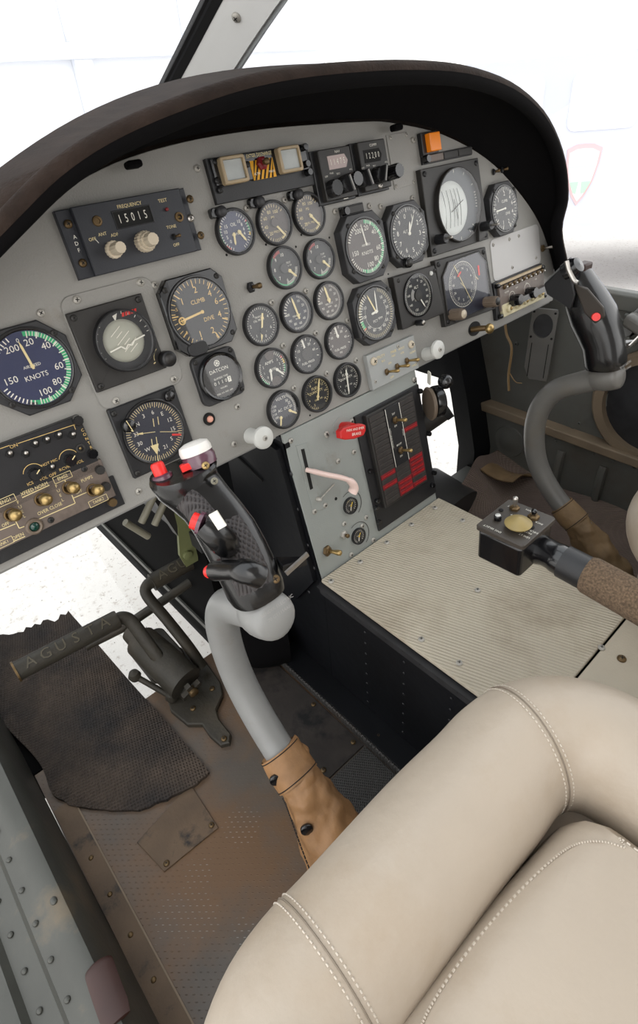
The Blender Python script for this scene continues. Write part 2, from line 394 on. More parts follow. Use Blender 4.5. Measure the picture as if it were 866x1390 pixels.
    def build(s, name, parent='same', label=None, bevel=0.0, subsurf=0, smooth_angle=None):
        me = bpy.data.meshes.new(name); me.from_pydata(s.v, [], s.f)
        for m in s.mats: me.materials.append(MATS[m])
        me.polygons.foreach_set('material_index', s.mi); me.polygons.foreach_set('use_smooth', s.sm)
        me.update(); me.set_sharp_from_angle(angle=R(42))
        par = s.parent if parent == 'same' else parent
        o = bpy.data.objects.new(name, me); COL.objects.link(o)
        if par is not None:
            o.parent = par
            if par.name in WM: WM[o.name] = WM[par.name].copy()
        else:
            vs = s.v; c = Vector(((min(v[0] for v in vs) + max(v[0] for v in vs)) / 2, (min(v[1] for v in vs) + max(v[1] for v in vs)) / 2, min(v[2] for v in vs)))
            me.transform(Matrix.Translation(-c)); o.location = c; WM[o.name] = Matrix.Translation(c)
        if label: o['label'] = label
        if bevel:
            b = o.modifiers.new('b', 'BEVEL'); b.width = bevel; b.segments = 2; b.limit_method = 'ANGLE'; b.angle_limit = R(40)
        if subsurf:
            b = o.modifiers.new('s', 'SUBSURF'); b.levels = subsurf; b.render_levels = subsurf
        return o
def tag(o, label, cat, group=None):
    o['label'] = label; o['category'] = cat
    if group: o['group'] = group
    return o
def thing(name, label, cat, loc=(0, 0, 0), group=None):
    o = bpy.data.objects.new(name, None); COL.objects.link(o); o.empty_display_size = 0.02
    o.location = loc; WM[o.name] = Matrix.Translation(loc); return tag(o, label, cat, group)
def struct(o): o['kind'] = 'structure'; return o
class PT:                                             # a thing mounted on the instrument panel; local x right, y up, z out
    def __init__(s, name, label, cat, px, py, off=0.0, group=None):
        s.u, s.v = at(px, py, off); s.off = off
        s.o = bpy.data.objects.new(name, None); COL.objects.link(s.o); s.o.empty_display_size = 0.02
        m = Matrix.Translation(pan(s.u, s.v, 0)) @ PROT.to_4x4()
        s.o.matrix_world = m; tag(s.o, label, cat, group)
    def l(s, px, py, off=0.0):
        u, v = at(px, py, off); return u - s.u, v - s.v
    def mb(s): b = MB(s.o); return b.local()
def copy_tree(o, parent=None):
    c = o.copy(); COL.objects.link(c); c.parent = parent
    if o.name in WM: WM[c.name] = WM[o.name].copy()
    for ch in list(o.children): copy_tree(ch, c)
    return c

# ------------------------------------------------------------------ shared hardware meshes
HW = {}
def hw(key, fn):
    if key not in HW:
        b = MB(None); fn(b); me = bpy.data.meshes.new(key); me.from_pydata(b.v, [], b.f)
        for m in b.mats: me.materials.append(MATS[m])
        me.polygons.foreach_set('material_index', b.mi); me.polygons.foreach_set('use_smooth', b.sm); me.update(); HW[key] = me
    return HW[key]
def put(name, me, parent, loc, rot=None, label=None):
    o = bpy.data.objects.new(name, me); COL.objects.link(o); o.parent = parent; o.location = loc
    if rot is not None: o.rotation_euler = rot
    if label: o['label'] = label
    return o
def screw_mesh(r, m):
    def f(b):
        b.lathe([(r, 0), (r, r * .25), (r * .85, r * .5), (r * .4, r * .62), (0, r * .64)], m, n=14)
        for a in (0.4, 0.4 + math.pi / 2):
            b.line(-r * .5 * math.cos(a), -r * .5 * math.sin(a), r * .5 * math.cos(a), r * .5 * math.sin(a), r * .22, r * .67, 'slot')
    return hw('screw_%s_%.5f' % (m, r), f)
def screw(parent, x, y, z, r=0.0028, m='screw_metal', rot=None):
    return put('screw', screw_mesh(r, m), parent, (x, y, z), rot or (0, 0, random.random() * 3))
def rivet_mesh(r, m):
    return hw('rivet_%s_%.4f' % (m, r), lambda b: b.lathe([(r, 0), (r * .85, r * .3), (r * .5, r * .5), (0, r * .56)], m, n=12))
def toggle_mesh(r, L_, m='steel', nut='brass_dark', tilt=0.0):
    def f(b):
        b.lathe([(r * 1.9, 0), (r * 1.9, r * .9), (r * 1.2, r * 1.3), (r * 1.2, r * 1.5), (0, r * 1.5)], nut, n=6, smooth=False)
        d = Vector((0, math.sin(tilt), math.cos(tilt)))
        P = [d * (L_ * t) for t in (0.05, .5, .8, .93, 1.0)]
        b.tube(P, [r * .55, r * .7, r * 1.0, r * .95, r * .4], m, n=10)
    return hw('toggle_%s%s_%.4f_%.4f_%.2f' % (m, nut, r, L_, tilt), f)
def knob_mesh(r, h, m, cap=None, flute=0):
    def f(b):
        n = 30 if not flute else flute * 2
        prof = [(r, 0), (r, h * .85), (r * .9, h), (0, h)]
        vs = []; fs = []
        if flute:
            for (rr, z) in prof[:3]:
                for i in range(n): a = 2 * math.pi * i / n; q = rr * (0.94 if i % 2 else 1.0); vs.append((q * math.cos(a), q * math.sin(a), z))
            for k in range(2):
                for i in range(n): j = (i + 1) % n; fs.append((k * n + i, k * n + j, (k + 1) * n + j, (k + 1) * n + i))
            fs.append(tuple(range(2 * n, 3 * n))); b.add(vs, fs, m)
        else: b.lathe(prof, m, n=n)
        if cap: b.lathe([(r * .72, h), (r * .72, h + .0006), (0, h + .0008)], cap, n=20)
    return hw('knob_%s%s_%.4f_%.4f_%d' % (m, cap, r, h, flute), f)

# ================================================================== SETTING (zc = height relative to the lens)
def Z(zc): return zc + EYE
FW, FE = -0.06, 1.15          # cabin floor, left and right edge
# cabin floor
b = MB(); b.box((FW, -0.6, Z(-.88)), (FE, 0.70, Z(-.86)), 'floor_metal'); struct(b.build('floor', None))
# ground outside
b = MB(); b.box((-14, -10, Z(-1.5)), (18, 26, Z(-1.45)), 'ground_concrete'); struct(b.build('ground', None))
# cabin roof above the seats (out of frame)
b = MB(); b.box((-.15, -1.3, Z(.42)), (1.22, .12, Z(.46)), 'plate_paint'); struct(b.build('ceiling', None))
# rear cabin bulkhead
b = MB(); b.box((-.15, -1.34, Z(-1.0)), (1.22, -1.30, Z(.42)), 'plate_paint'); struct(b.build('wall_rear', None))

# windscreen: centre pillar and two curved panes with the same side profile
PRO = smooth_path([(1.60, -.50), (1.36, -.31), (1.10, -.135), (.826, .02), (.692, .092), (.45, .21), (.12, .41)], 5)
b = MB()
def strip(b, xs, pro, th, m):                        # section xs = [(x, dz)] swept along the (y, z) profile
    n = len(xs); vs = []; fs = []
    for (y, z) in pro:
        for (x, d) in xs: vs.append((x, y, Z(z) + d))
        for (x, d) in reversed(xs): vs.append((x, y, Z(z) + d + th))
    k = 2 * n
    for i in range(len(pro) - 1):
        for j in range(k): j2 = (j + 1) % k; fs.append((i * k + j, i * k + j2, (i + 1) * k + j2, (i + 1) * k + j))
    fs.append(tuple(range(k - 1, -1, -1))); fs.append(tuple(range((len(pro) - 1) * k, len(pro) * k)))
    b.add(vs, fs, m)
pil = thing('windscreen_pillar', 'grey painted centre pillar rising from behind the glare shield between the windscreen panes', 'pillar', (.535, .826, Z(.02)))
b = MB(pil); strip(b, [(.530, .040), (.538, .027), (.549, .009), (.560, -.008), (.570, -.006)], PRO, .02, 'pillar_grey'); b.build('pillar_post')
b = MB(pil); strip(b, [(.563, -.013), (.588, .004)], PRO, .016, 'pillar_shade'); b.build('side_flange')
b = MB(pil); strip(b, [(.521, .046), (.530, .039)], PRO, .012, 'seal'); b.build('rubber_seal')
b = MB(pil); strip(b, [(.514, .049), (.518, .047)], PRO, .008, 'seal'); b.build('rubber_seal')
for t in (18, 23):
    y, z = PRO[t]
    put('screw', screw_mesh(.006, 'screw_metal'), pil, Vector((.5425, y, Z(z) + .0185)) - pil.location, Vector((-.75, -.3, -.6)).to_track_quat('Z', 'Y').to_euler())
def pane(x0, x1, sgn):
    b = MB(); n = 12; vs = []; fs = []
    for (y, z) in PRO:
        for k in range(n + 1):
            t = k / n; x = x0 + (x1 - x0) * t; q = (t if sgn > 0 else 1 - t)
            vs.append((x, y - .10 * q * q, Z(z) + (.050 if sgn < 0 else .012) - .09 * q * q))
    for i in range(len(PRO) - 1):
        for k in range(n): a = i * (n + 1) + k; fs.append((a, a + 1, a + n + 2, a + n + 1))
    b.add(vs, fs, 'windscreen_glass', True); return b
o = pane(-.30, .520, -1).build('window_1', None); struct(o)
o = pane(.584, 1.40, 1).build('window_2', None); struct(o)
# chin windows in the nose floor
CH = smooth_path([(.66, -.90), (.9, -.92), (1.2, -.88), (1.45, -.76), (1.62, -.52)], 5)
def chin(x0, x1, name):
    b = MB(); vs = []; fs = []
    for (y, z) in CH:
        for k in range(7): vs.append((x0 + (x1 - x0) * k / 6, y, Z(z)))
    for i in range(len(CH) - 1):
        for k in range(6): a = i * 7 + k; fs.append((a, a + 1, a + 8, a + 7))
    b.add(vs, fs, 'windscreen_glass', True); rr = random.Random(3)
    for _ in range(150):
        i = rr.randint(1, 9); y0, z0 = CH[i]; y1, z1 = CH[i + 1]; t = rr.random(); x = x0 + .02 + (x1 - x0 - .04) * (rr.random() ** (.6 if name[-1] == '3' else 1)); s_ = rr.uniform(.0005, .0018)
        y = y0 + (y1 - y0) * t; z = z0 + (z1 - z0) * t
        b.add([(x - s_, y - s_, Z(z) + .001), (x + s_, y - s_ * .6, Z(z) + .001), (x + s_ * .6, y + s_, Z(z) + .001)], [(0, 1, 2)], 'speck')
    struct(b.build(name, None))
chin(-.015, .305, 'window_3'); chin(.765, 1.16, 'window_4')
# nose keel box between the chin windows, nose bulkhead and dark nose sides
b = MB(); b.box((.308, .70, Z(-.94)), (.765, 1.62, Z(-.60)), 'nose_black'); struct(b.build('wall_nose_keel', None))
b = MB(); b.box((-.2, 1.63, Z(-.9)), (1.25, 1.66, Z(-.3)), 'wall_black'); struct(b.build('wall_nose_front', None))
b = MB()
b.bar((.306, .70, Z(-.615)), (.306, 1.5, Z(-.615)), .006, .03, 'black_edge')
b.bar((.302, .68, Z(-.862)), (.302, 1.5, Z(-.872)), .004, .012, 'sill_metal'); struct(b.build('trim_1', None))

# left door sill, swept along y
SP = [(-.058, -.86), (-.066, -.79), (-.071, -.755), (-.078, -.744), (-.092, -.742), (-.103, -.748), (-.118, -.752), (-.124, -.765), (-.15, -.772), (-.157, -.765), (-.2, -.765), (-.26, -.80)]
b = MB(); vs = []; fs = []; YS = [-.6, 0.0, .3, .6, .9, 1.2]
for y in YS:
    for (x, z) in SP: vs.append((x - .012 * (y - .4), y, Z(z)))
    for (x, z) in reversed(SP): vs.append((x - .012 * (y - .4) - .01, y, Z(-.9)))
k = 2 * len(SP)
for i in range(len(YS) - 1):
    for j in range(k): j2 = (j + 1) % k; fs.append((i * k + j, (i + 1) * k + j, (i + 1) * k + j2, i * k + j2))
b.add(vs, fs, 'sill_metal')
sill = struct(b.build('wall_left', None))
for i in range(9):
    y = .30 + i * .045
    for (x, z) in ((-.112, -.7495), (-.14, -.768)):
        put('rivet', rivet_mesh(.0035, 'sill_metal'), sill, Vector((x - .012 * (y - .4), y + (.02 if x < -.12 else 0), Z(z))) - sill.location)
for (px, py) in ((80, 1215), (53, 1240)):
    p = onZ(px, py, -.742); put('rivet', rivet_mesh(.004, 'sill_metal'), sill, Vector((-.088, p.y, Z(-.7425))) - sill.location)
b = MB(); b.box((-.058, -.5, Z(-.8605)), (-.03, .62, Z(-.856)), 'rust_plate'); b.box((-.03, -.5, Z(-.8605)), (-.028, .62, Z(-.8575)), 'ledge_dusty')
o = struct(b.build('trim_2', None))
for i in range(8): put('rivet', rivet_mesh(.0035, 'brass_dark'), o, Vector((-.043, .1 + i * .06, Z(-.856))) - o.location)

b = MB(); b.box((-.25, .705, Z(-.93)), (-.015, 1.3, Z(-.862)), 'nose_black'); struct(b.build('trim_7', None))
# right cabin wall with dusty ledge, stiffening beads, a round recess and the front frame
wr = thing('wall_right', 'grey right cabin wall', 'wall', (1.15, .2, 0)); wr['kind'] = 'structure'
wr = wr
b = MB(wr); b.box((1.15, -.6, Z(-.87)), (1.17, .78, Z(-.70)), 'wall_grey')
b.box((1.165, -.6, Z(-.70)), (1.185, .80, Z(-.40)), 'wall_grey')
b.prism([(1.16, -.6), (1.19, -.6), (1.19, .8), (1.16, .8)], Z(-.40), Z(-.365), 'wall_grey', .006)
b.build('wall_panel', bevel=.002)
b = MB(wr); b.bar((1.150, -.6, Z(-.712)), (1.150, .76, Z(-.690)), .034, .022, 'ledge_dusty'); b.build('ledge', bevel=.003)
for y in (.20, .30, .40, .50):
    b = MB(wr); b.tube([(1.149, y, Z(-.74)), (1.143, y, Z(-.755)), (1.143, y, Z(-.82)), (1.149, y, Z(-.835))], .010, 'wall_grey', n=8); b.build('stiffening_bead')
b = MB(wr)
b.at(Matrix.Translation((1.1495, .635, Z(-.765))) @ Matrix.Rotation(R(-90), 4, 'Y'))
b.prism(octa(0, 0, .14, .02, .17), 0, .004, 'wall_grey', .001)
b.lathe([(.042, .004), (.040, .007), (.028, .005), (.022, .008), (0, .009)], 'wall_grey'); b.build('access_cover')
b = MB(wr)
b.at(Matrix.Translation((1.1645, .335, Z(-.58))) @ Matrix.Rotation(R(-90), 4, 'Y'))
N_ = 40; o1 = circ(0, 0, .125, N_); i1 = circ(0, 0, .10, N_)
b.ringp(o1, i1, 0, .02, 'ledge_dusty', .006); b.lathe([(.10, .002), (.09, .004), (0, .006)], 'black_edge', n=40)
b.build('round_hatch')
b = MB(wr); P = [(1.155, .335 + .118 * math.cos(R(a)), Z(-.58) + .118 * math.sin(R(a))) for a in range(100, 240, 10)]
b.tube(P, .0012, 'wire', n=6); b.build('cable')
for (y, z) in ((.60, -.44), (.52, -.43), (.44, -.42), (.66, -.52), (.56, -.665), (.48, -.665), (.40, -.662), (.32, -.66)):
    put('screw', screw_mesh(.005, 'wall_grey'), wr, Vector((1.1645, y, Z(z))) - wr.location, (0, R(-90), 0))
for i in range(12):
    put('rivet', rivet_mesh(.0035, 'wall_grey'), wr, Vector((1.1495, .70 - i * .045, Z(-.72))) - wr.location, (0, R(-90), 0))
b = MB(wr); b.bar((1.165, .50, Z(-.68)), (1.165, .30, Z(-.42)), .02, .006, 'wall_grey', (1, 0, 0)); b.build('diagonal_seam')
# door frame arch curving up at the right
b = MB(); P = smooth_path([(1.15, .45, Z(-.46)), (1.15, .405, Z(-.385)), (1.15, .36, Z(-.335)), (1.15, .28, Z(-.29)), (1.15, .15, Z(-.27))], 6)
b.tube(P, (0.004), 'tube_paint', n=8)
vs = []; fs = []
for p in P: vs += [(1.148, p.y, p.z), (1.148, p.y - .018, p.z - .012), (1.154, p.y - .018, p.z - .012), (1.154, p.y, p.z)]
for i in range(len(P) - 1):
    for j in range(4): j2 = (j + 1) % 4; fs.append((i * 4 + j, i * 4 + j2, i * 4 + 4 + j2, i * 4 + 4 + j))
b.add(vs, fs, 'tube_paint', True)
vs = [(1.157, p.y - .016, p.z - .010) for p in P] + [(1.157, .15, Z(-.40)), (1.157, .45, Z(-.47))]
b.add(vs, [tuple(range(len(vs)))], 'wall_grey')
o = b.build('trim_3', None); struct(o)
for (px, py) in ((851, 429), (864, 441), (852, 460), (862, 464)):
    p = onX(px, py, 1.146); put('rivet', rivet_mesh(.0055, 'wall_grey'), o, p - o.location, (0, R(-90), 0))
b = MB(); b.bar((1.130, .42, Z(-.40)), (1.130, .2, Z(-.485)), .03, .03, 'tube_paint_warm'); struct(b.build('trim_4', None, bevel=.01))
# front frame post beside the right chin window
b = MB(); vs = []; fs = []
for (y, z) in ((.81, -.40), (.78, -.52), (.735, -.66), (.70, -.80), (.70, -.95)):
    vs += [(1.095, y, Z(z)), (1.17, y - .02, Z(z)), (1.17, y + .10, Z(z)), (1.095, y + .05, Z(z))]
for i in range(4):
    for j in range(4): j2 = (j + 1) % 4; fs.append((i * 4 + j, (i + 1) * 4 + j, (i + 1) * 4 + j2, i * 4 + j2))
fs += [(0, 1, 2, 3)]
b.add(vs, fs, 'wall_black'); o = struct(b.build('wall_right_frame', None)); o.name = 'trim_5'
b = MB(); b.box((1.15, .78, Z(-.66)), (1.17, 1.6, Z(-.1)), 'wall_black'); b.box((.765, .72, Z(-.62)), (.775, 1.6, Z(-.2)), 'wall_black'); struct(b.build('wall_right_nose', None)); 
b = MB(); b.box((-.28, .93, Z(-.55)), (-.26, 1.6, Z(-.1)), 'wall_black'); struct(b.build('wall_left_nose', None))
# grey floor shelf between the right footwell and the nose
b = MB(); b.box((.70, .62, Z(-.875)), (1.15, .72, Z(-.850)), 'wall_grey'); struct(b.build('trim_6', None))
b = MB(); P = smooth_path([(.775, .70, Z(-.83)), (.83, .69, Z(-.79)), (.90, .69, Z(-.78)), (.97, .70, Z(-.80)), (1.03, .71, Z(-.85))], 6)
vs = []; fs = []
for p in P: vs += [(p.x, p.y + .03, p.z), (p.x, p.y - .09, p.z - .015), (p.x, p.y - .10, Z(-.86)), (p.x, p.y + .03, Z(-.86))]
for i in range(len(P) - 1):
    for j in range(4): j2 = (j + 1) % 4; fs.append((i * 4 + j, i * 4 + j2, i * 4 + 4 + j2, i * 4 + 4 + j))
fs += [(0, 1, 2, 3), tuple(len(vs) - 4 + i for i in (3, 2, 1, 0))]
b.add(vs, fs, 'charcoal', True); tag(b.build('duct_cover', None), 'low dark rounded cover at the front of the right footwell beside the clear chin window', 'cover')

# ------------------------------------------------------------------ centre console body under the panel
cs = thing('centre_console', 'black riveted centre console box carrying the cream non-slip top between the seats', 'console', (.53, .3, 0))
b = MB(cs)
b.box((.392, -.5, Z(-.86)), (.40, .492, Z(-.625)), 'wall_black')
def side(b, x0, x1):
    g = [(.4925, -.625), (.541, -.435), (.547, -.395), (.698, -.395), (.698, -.86), (.4925, -.86)]
    vs = [(x0, y, Z(z)) for y, z in g] + [(x1, y, Z(z)) for y, z in g]; n = len(g)
    b.add(vs, [tuple(range(n)), tuple(range(2 * n - 1, n - 1, -1))] + [(i, n + i, n + (i + 1) % n, (i + 1) % n) for i in range(n)], 'wall_black')
side(b, .392, .40); side(b, .66, .668)
b.box((.66, -.5, Z(-.86)), (.668, .492, Z(-.625)), 'wall_black')
b.build('side_wall')
b = MB(cs); b.bar((.391, -.5, Z(-.632)), (.391, .497, Z(-.632)), .006, .022, 'black_edge'); b.bar((.386, -.5, Z(-.622)), (.386, .495, Z(-.622)), .010, .003, 'black_edge'); b.build('edge_angle')
b = MB(cs); b.bar((.372, -.4, Z(-.852)), (.372, .60, Z(-.848)), .045, .010, 'wall_black'); b.bar((.35, .10, Z(-.853)), (.35, .60, Z(-.850)), .006, .016, 'floor_board'); b.build('foot_angle', bevel=.003)
for y in [.15 + .03 * i for i in range(12)]:
    put('rivet', rivet_mesh(.0028, 'wall_black'), cs, Vector((.3875, y, Z(-.632))) - cs.location, (0, R(-90), 0))
for y in (.25, .33, .405):
    for k in range(8): put('rivet', rivet_mesh(.0022, 'black_edge'), cs, Vector((.3915, y, Z(-.66 - .024 * k))) - cs.location, (0, R(-90), 0))
for (y, z) in ((.56, -.44), (.54, -.44), (.585, -.50), (.60, -.56), (.535, -.50), (.52, -.56), (.55, -.62), (.56, -.665), (.53, -.665), (.51, -.60), (.60, -.66)):
    put('rivet', rivet_mesh(.0035, 'black_edge'), cs, Vector((.3915, y, Z(z))) - cs.location, (0, R(-90), 0))
for y in (.25, .36, .42, .50): put('screw', screw_mesh(.005, 'brass_dark'), cs, Vector((.368, y, Z(-.847))) - cs.location)
# curved black gusset under the panel, left of the console face
gu = [(.556, -.405), (.505, -.62), (.56, -.70), (.68, -.70), (.695, -.60), (.695, -.47), (.74, -.41), (.62, -.395)]
b = MB(cs); vs = [(.383, y, Z(z)) for y, z in gu] + [(.391, y, Z(z)) for y, z in gu]; n = len(gu)
b.add(vs, [tuple(range(n)), tuple(range(2 * n - 1, n - 1, -1))] + [(i, n + i, n + (i + 1) % n, (i + 1) % n) for i in range(n)], 'wall_black'); b.build('side_gusset')
b = MB(cs); b.bar((.381, .70, Z(-.445)), (.381, .60, Z(-.475)), .003, .003, 'slot'); b.build('seam_line')
# cream top
ct = thing('console_top_plate', 'cream non-slip ribbed plate forming the top of the centre console', 'cover', (.53, .3, Z(-.61)))
b = MB(ct); b.box((.388, .145, Z(-.616)), (.670, .492, Z(-.610)), 'nonslip_cream'); b.build('cover_plate', bevel=.0015)
for (px, py) in ((449.5, 788.8), (489, 762.6), (525, 736.4), (558.6, 712), (590.4, 689.3), (627.8, 706.5), (648.4, 801), (572, 867.7), (623.6, 899.7), (816.7, 879)):
    p = onZ(px, py, -.609); put('screw', screw_mesh(.0045, 'screw_metal'), ct, Vector((min(.664, max(.394, p.x)), min(.486, p.y), Z(-.610))) - ct.location)
cb = thing('console_rear_plate', 'plain tan plate behind the ribbed console top at the right edge', 'cover', (.53, 0, Z(-.61)))
b = MB(cb); b.box((.388, -.5, Z(-.616)), (.670, .142, Z(-.610)), 'cover_cream'); b.build('cover_plate', bevel=.0015)
for (px, py) in ((844, 894),):
    p = onZ(px, py, -.609); put('screw', screw_mesh(.0055, 'brass_dark'), cb, Vector((p.x, p.y, Z(-.610))) - cb.location)

# ================================================================== INSTRUMENT PANEL
UP = smooth_path([(-.034, -.241), (-.036, -.2), (-.02, -.11), (.03, -.03), (.085, .022), (.151, .053), (.202, .077), (.26, .097), (.316, .108), (.39, .1145), (.48, .116), (.565, .1135), (.64, .110), (.701, .104), (.811, .079), (.916, .034), (.994, -.022), (1.06, -.09), (1.098, -.169), (1.10, -.205), (1.09, -.241)], 4)
poly = [(p.x, p.y) for p in UP][::-1]
poly = [(-.034, -.241)] + [(.392, -.241), (.392, -.484), (.668, -.484), (.668, -.241), (1.09, -.241)] + poly[1:-1]
ip = bpy.data.objects.new('instrument_panel', None); COL.objects.link(ip); ip.matrix_world = Matrix.Translation(PO) @ PROT.to_4x4()
tag(ip, 'wide grey instrument panel plate with rounded top under the black glare shield', 'instrument panel')
mainp = [(-.034, -.241), (1.09, -.241)] + [(p.x, p.y) for p in UP][::-1][1:-1]
b = MB(ip).local(); b.prism(mainp, -.004, 0, 'panel_paint', .0006); b.build('panel_plate')
b = MB(ip).local(); b.prism([(.392, -.484), (.668, -.484), (.668, -.2425), (.392, -.2425)], -.004, 0, 'console_paint', .0006); b.build('console_face')
b = MB(ip).local(); b.prism([(-.034, -.2405), (-.034, -.244), (.384, -.244), (.384, -.2405)], -.03, -.0045, 'tube_paint'); b.prism([(.676, -.244), (1.085, -.244), (1.085, -.2405), (.676, -.2405)], -.03, -.0045, 'tube_paint'); b.build('lower_flange')
PS = [(268, 228.6), (189, 383.5), (55.5, 425), (210, 386.6), (369, 410.5), (415.5, 395), (384.4, 469), (428.8, 452), (471.6, 435), (399, 526.6), (443.4, 507), (483.5, 489), (395, 598.3), (444.2, 590.6), (477.4, 572.6), (318, 602.7), (322.4, 552), (188.4, 667), (335, 282.5), (386.4, 271.6), (433.7, 261.4), (501.7, 279.5), (517, 280), (560, 268.7), (561, 190), (562, 515.5), (455, 287)]
for (px, py) in PS: u, v = at(px, py, .001); screw(ip, u, v, 0, .0040)
for (px, py) in ((361, 332), (401.7, 335), (307.6, 346), (409, 318.8), (447, 322.5), (420.8, 563.8), (387, 427), (448, 404), (474, 375), (527, 372), (558, 464), (640, 447 - 60)):
    u, v = at(px, py, 0); screw(ip, u, v, -.0006, .0016, 'slot')
for (px, py) in ((443, 589), (477.6, 572), (480.7, 613.5), (459, 626), (427, 694.6), (441.7, 686), (467.6, 710.8), (497.2, 702.4), (507, 733), (477, 753), (492, 714)):
    u, v = at(px, py, .001); screw(ip, u, v, 0, .0042)

# glare shield (hood)
RIM = [(-90, 375, .07), (-40, 325, .09), (0, 283, .11), (60, 224, .13), (130, 177, .145), (220, 137, .155), (330, 102, .16), (440, 86, .16), (560, 82, .15), (640, 92, .132), (700, 118, .106), (740, 160, .08), (762, 215, .058), (767, 270, .042), (759, 312, .032), (766, 352, .026), (768, 372, .022)]
PA = [(-.045, -.20), (-.04, -.13), (-.01, -.06), (.06, .005), (.15, .056), (.24, .094), (.33, .114), (.45, .121), (.60, .1165), (.73, .104), (.84, .074), (.93, .028), (1.00, -.022), (1.05, -.07), (1.085, -.125), (1.103, -.17), (1.106, -.20)]
RC = []
for (x, y, o_) in RIM: u, v = at(x, y, o_); RC.append(Vector((u, v, o_)))
RCs = smooth_path(RC, 4); PAs = smooth_path([Vector((u, v, 0)) for u, v in PA], 4)
hood = bpy.data.objects.new('glare_shield', None); COL.objects.link(hood); hood.matrix_world = Matrix.Translation(PO) @ PROT.to_4x4()
tag(hood, 'black padded glare shield arching over the top of the instrument panel', 'glare shield')
rr_ = .011
def hood_sections():
    out = []
    n = len(RCs)
    for i in range(n):
        t = (RCs[min(i + 1, n - 1)] - RCs[max(i - 1, 0)]); t = Vector((t.x, t.y, 0)).normalized(); N = Vector((-t.y, t.x, 0))   # outward
        C = RCs[i] - N * rr_; A = PAs[i]; out.append((A, C, N))
    return out
HS = hood_sections()
b = MB(hood).local(); vs = []; fs = []; k = None
for (A, C, N) in HS:
    ring = []
    base = A + Vector((0, 0, -.002))
    for t in (0, .25, .5, .75, .9): 
        p = base.lerp(C, t) + N * (.018 * math.sin(math.pi * t) * min(1, C.z / .1)); ring.append(p)
    for a in range(-120, 0, 19): ring.append(C + (N * math.sin(R(a)) + Vector((0, 0, 1)) * math.cos(R(a))) * rr_)  # near-black lining runs under the rim, its colour giving the shade there
    k = len(ring); vs += ring
for i in range(len(HS) - 1):
    for j in range(k - 1): fs.append((i * k + j, (i + 1) * k + j, (i + 1) * k + j + 1, i * k + j + 1))
b.add(vs, fs, 'hood_lining', True); b.build('inner_lining')
b = MB(hood).local(); vs = []; fs = []
for (A, C, N) in HS:
    ring = []
    for a in range(-5, 130, 15): ring.append(C + (N * math.sin(R(a)) + Vector((0, 0, 1)) * math.cos(R(a))) * rr_ * (1.0 if a < 60 else 1.0))
    q = A + N * .035
    ring.append(C.lerp(q, .5) + N * (rr_ + .006)); ring.append(q + Vector((0, 0, -.02))); ring.append(q + N * .0 + Vector((0, -.02 if N.y > .3 else 0, -.12))); ring.append(q - N * .02 + Vector((0, -.06 if N.y > .3 else 0, -.30)))
    k = len(ring); vs += ring
for i in range(len(HS) - 1):
    for j in range(k - 1): fs.append((i * k + j, (i + 1) * k + j, (i + 1) * k + j + 1, i * k + j + 1))
b.add(vs, fs, 'hood_leather', True); b.build('padded_cover')
u, v = at(183, 222, .02)
b = MB(hood).local(); b.prism(rrect(u, v, .017, .007, .003), .012, .022, 'hood_lining', .002); b.build('retaining_clip')
u, v = at(541, 172, .02)
b = MB(hood).local(); b.prism(rrect(u, v, .018, .008, .003), .012, .022, 'hood_lining', .002); b.build('retaining_clip')

# ================================================================== ROUND GAUGES
def dial_marks(b, z, sp):
    for k in sp:
        t = k[0]
        if t == 'ticks': _, n, a0, a1, r0, r1, wd, m = k; [b.line(r0 * math.sin(R(a)), r0 * math.cos(R(a)), r1 * math.sin(R(a)), r1 * math.cos(R(a)), wd, z, m) for a in [a0 + (a1 - a0) * i / n for i in range(n + 1)]]
        elif t == 'arc': _, r0, r1, a0, a1, m = k; b.arc(0, 0, r0, r1, a0, a1, z - .0001, m)
        elif t == 'num': _, s, a, r, size, m = k; b.text(s, r * math.sin(R(a)), r * math.cos(R(a)), z, size, m)
        elif t == 'text': _, s, x, y, size, m = k; b.text(s, x, y, z, size, m)
        elif t == 'disc': _, x, y, r, m = k; b.prism(circ(x, y, r, 20), z - .0002, z, m)
def needle(P, x, y, z, ang, L_, wd, m, tail=0.2, arrow=False, name='needle', hub=True):
    b = P.mb(); d = Vector((math.sin(R(ang)), math.cos(R(ang)))); n = Vector((d.y, -d.x))
    p = [Vector((x, y)) - d * L_ * tail - n * wd * .5, Vector((x, y)) - d * L_ * tail + n * wd * .5, Vector((x, y)) + d * L_ * .8 + n * wd * .5, Vector((x, y)) + d * L_, Vector((x, y)) + d * L_ * .8 - n * wd * .5]
    if arrow: p = p[:2] + [Vector((x, y)) + d * L_ * .6 + n * wd * .5, Vector((x, y)) + d * L_ * .6 + n * wd * 2.2, Vector((x, y)) + d * L_, Vector((x, y)) + d * L_ * .6 - n * wd * 2.2, Vector((x, y)) + d * L_ * .6 - n * wd * .5]
    b.prism([(q.x, q.y) for q in p], z, z + .0006, m)
    if hub: b.lathe([(wd * .85, z - .0008), (wd * .85, z + .001), (0, z + .0012)], m, c=(x, y, 0), n=12)
    b.build(name)
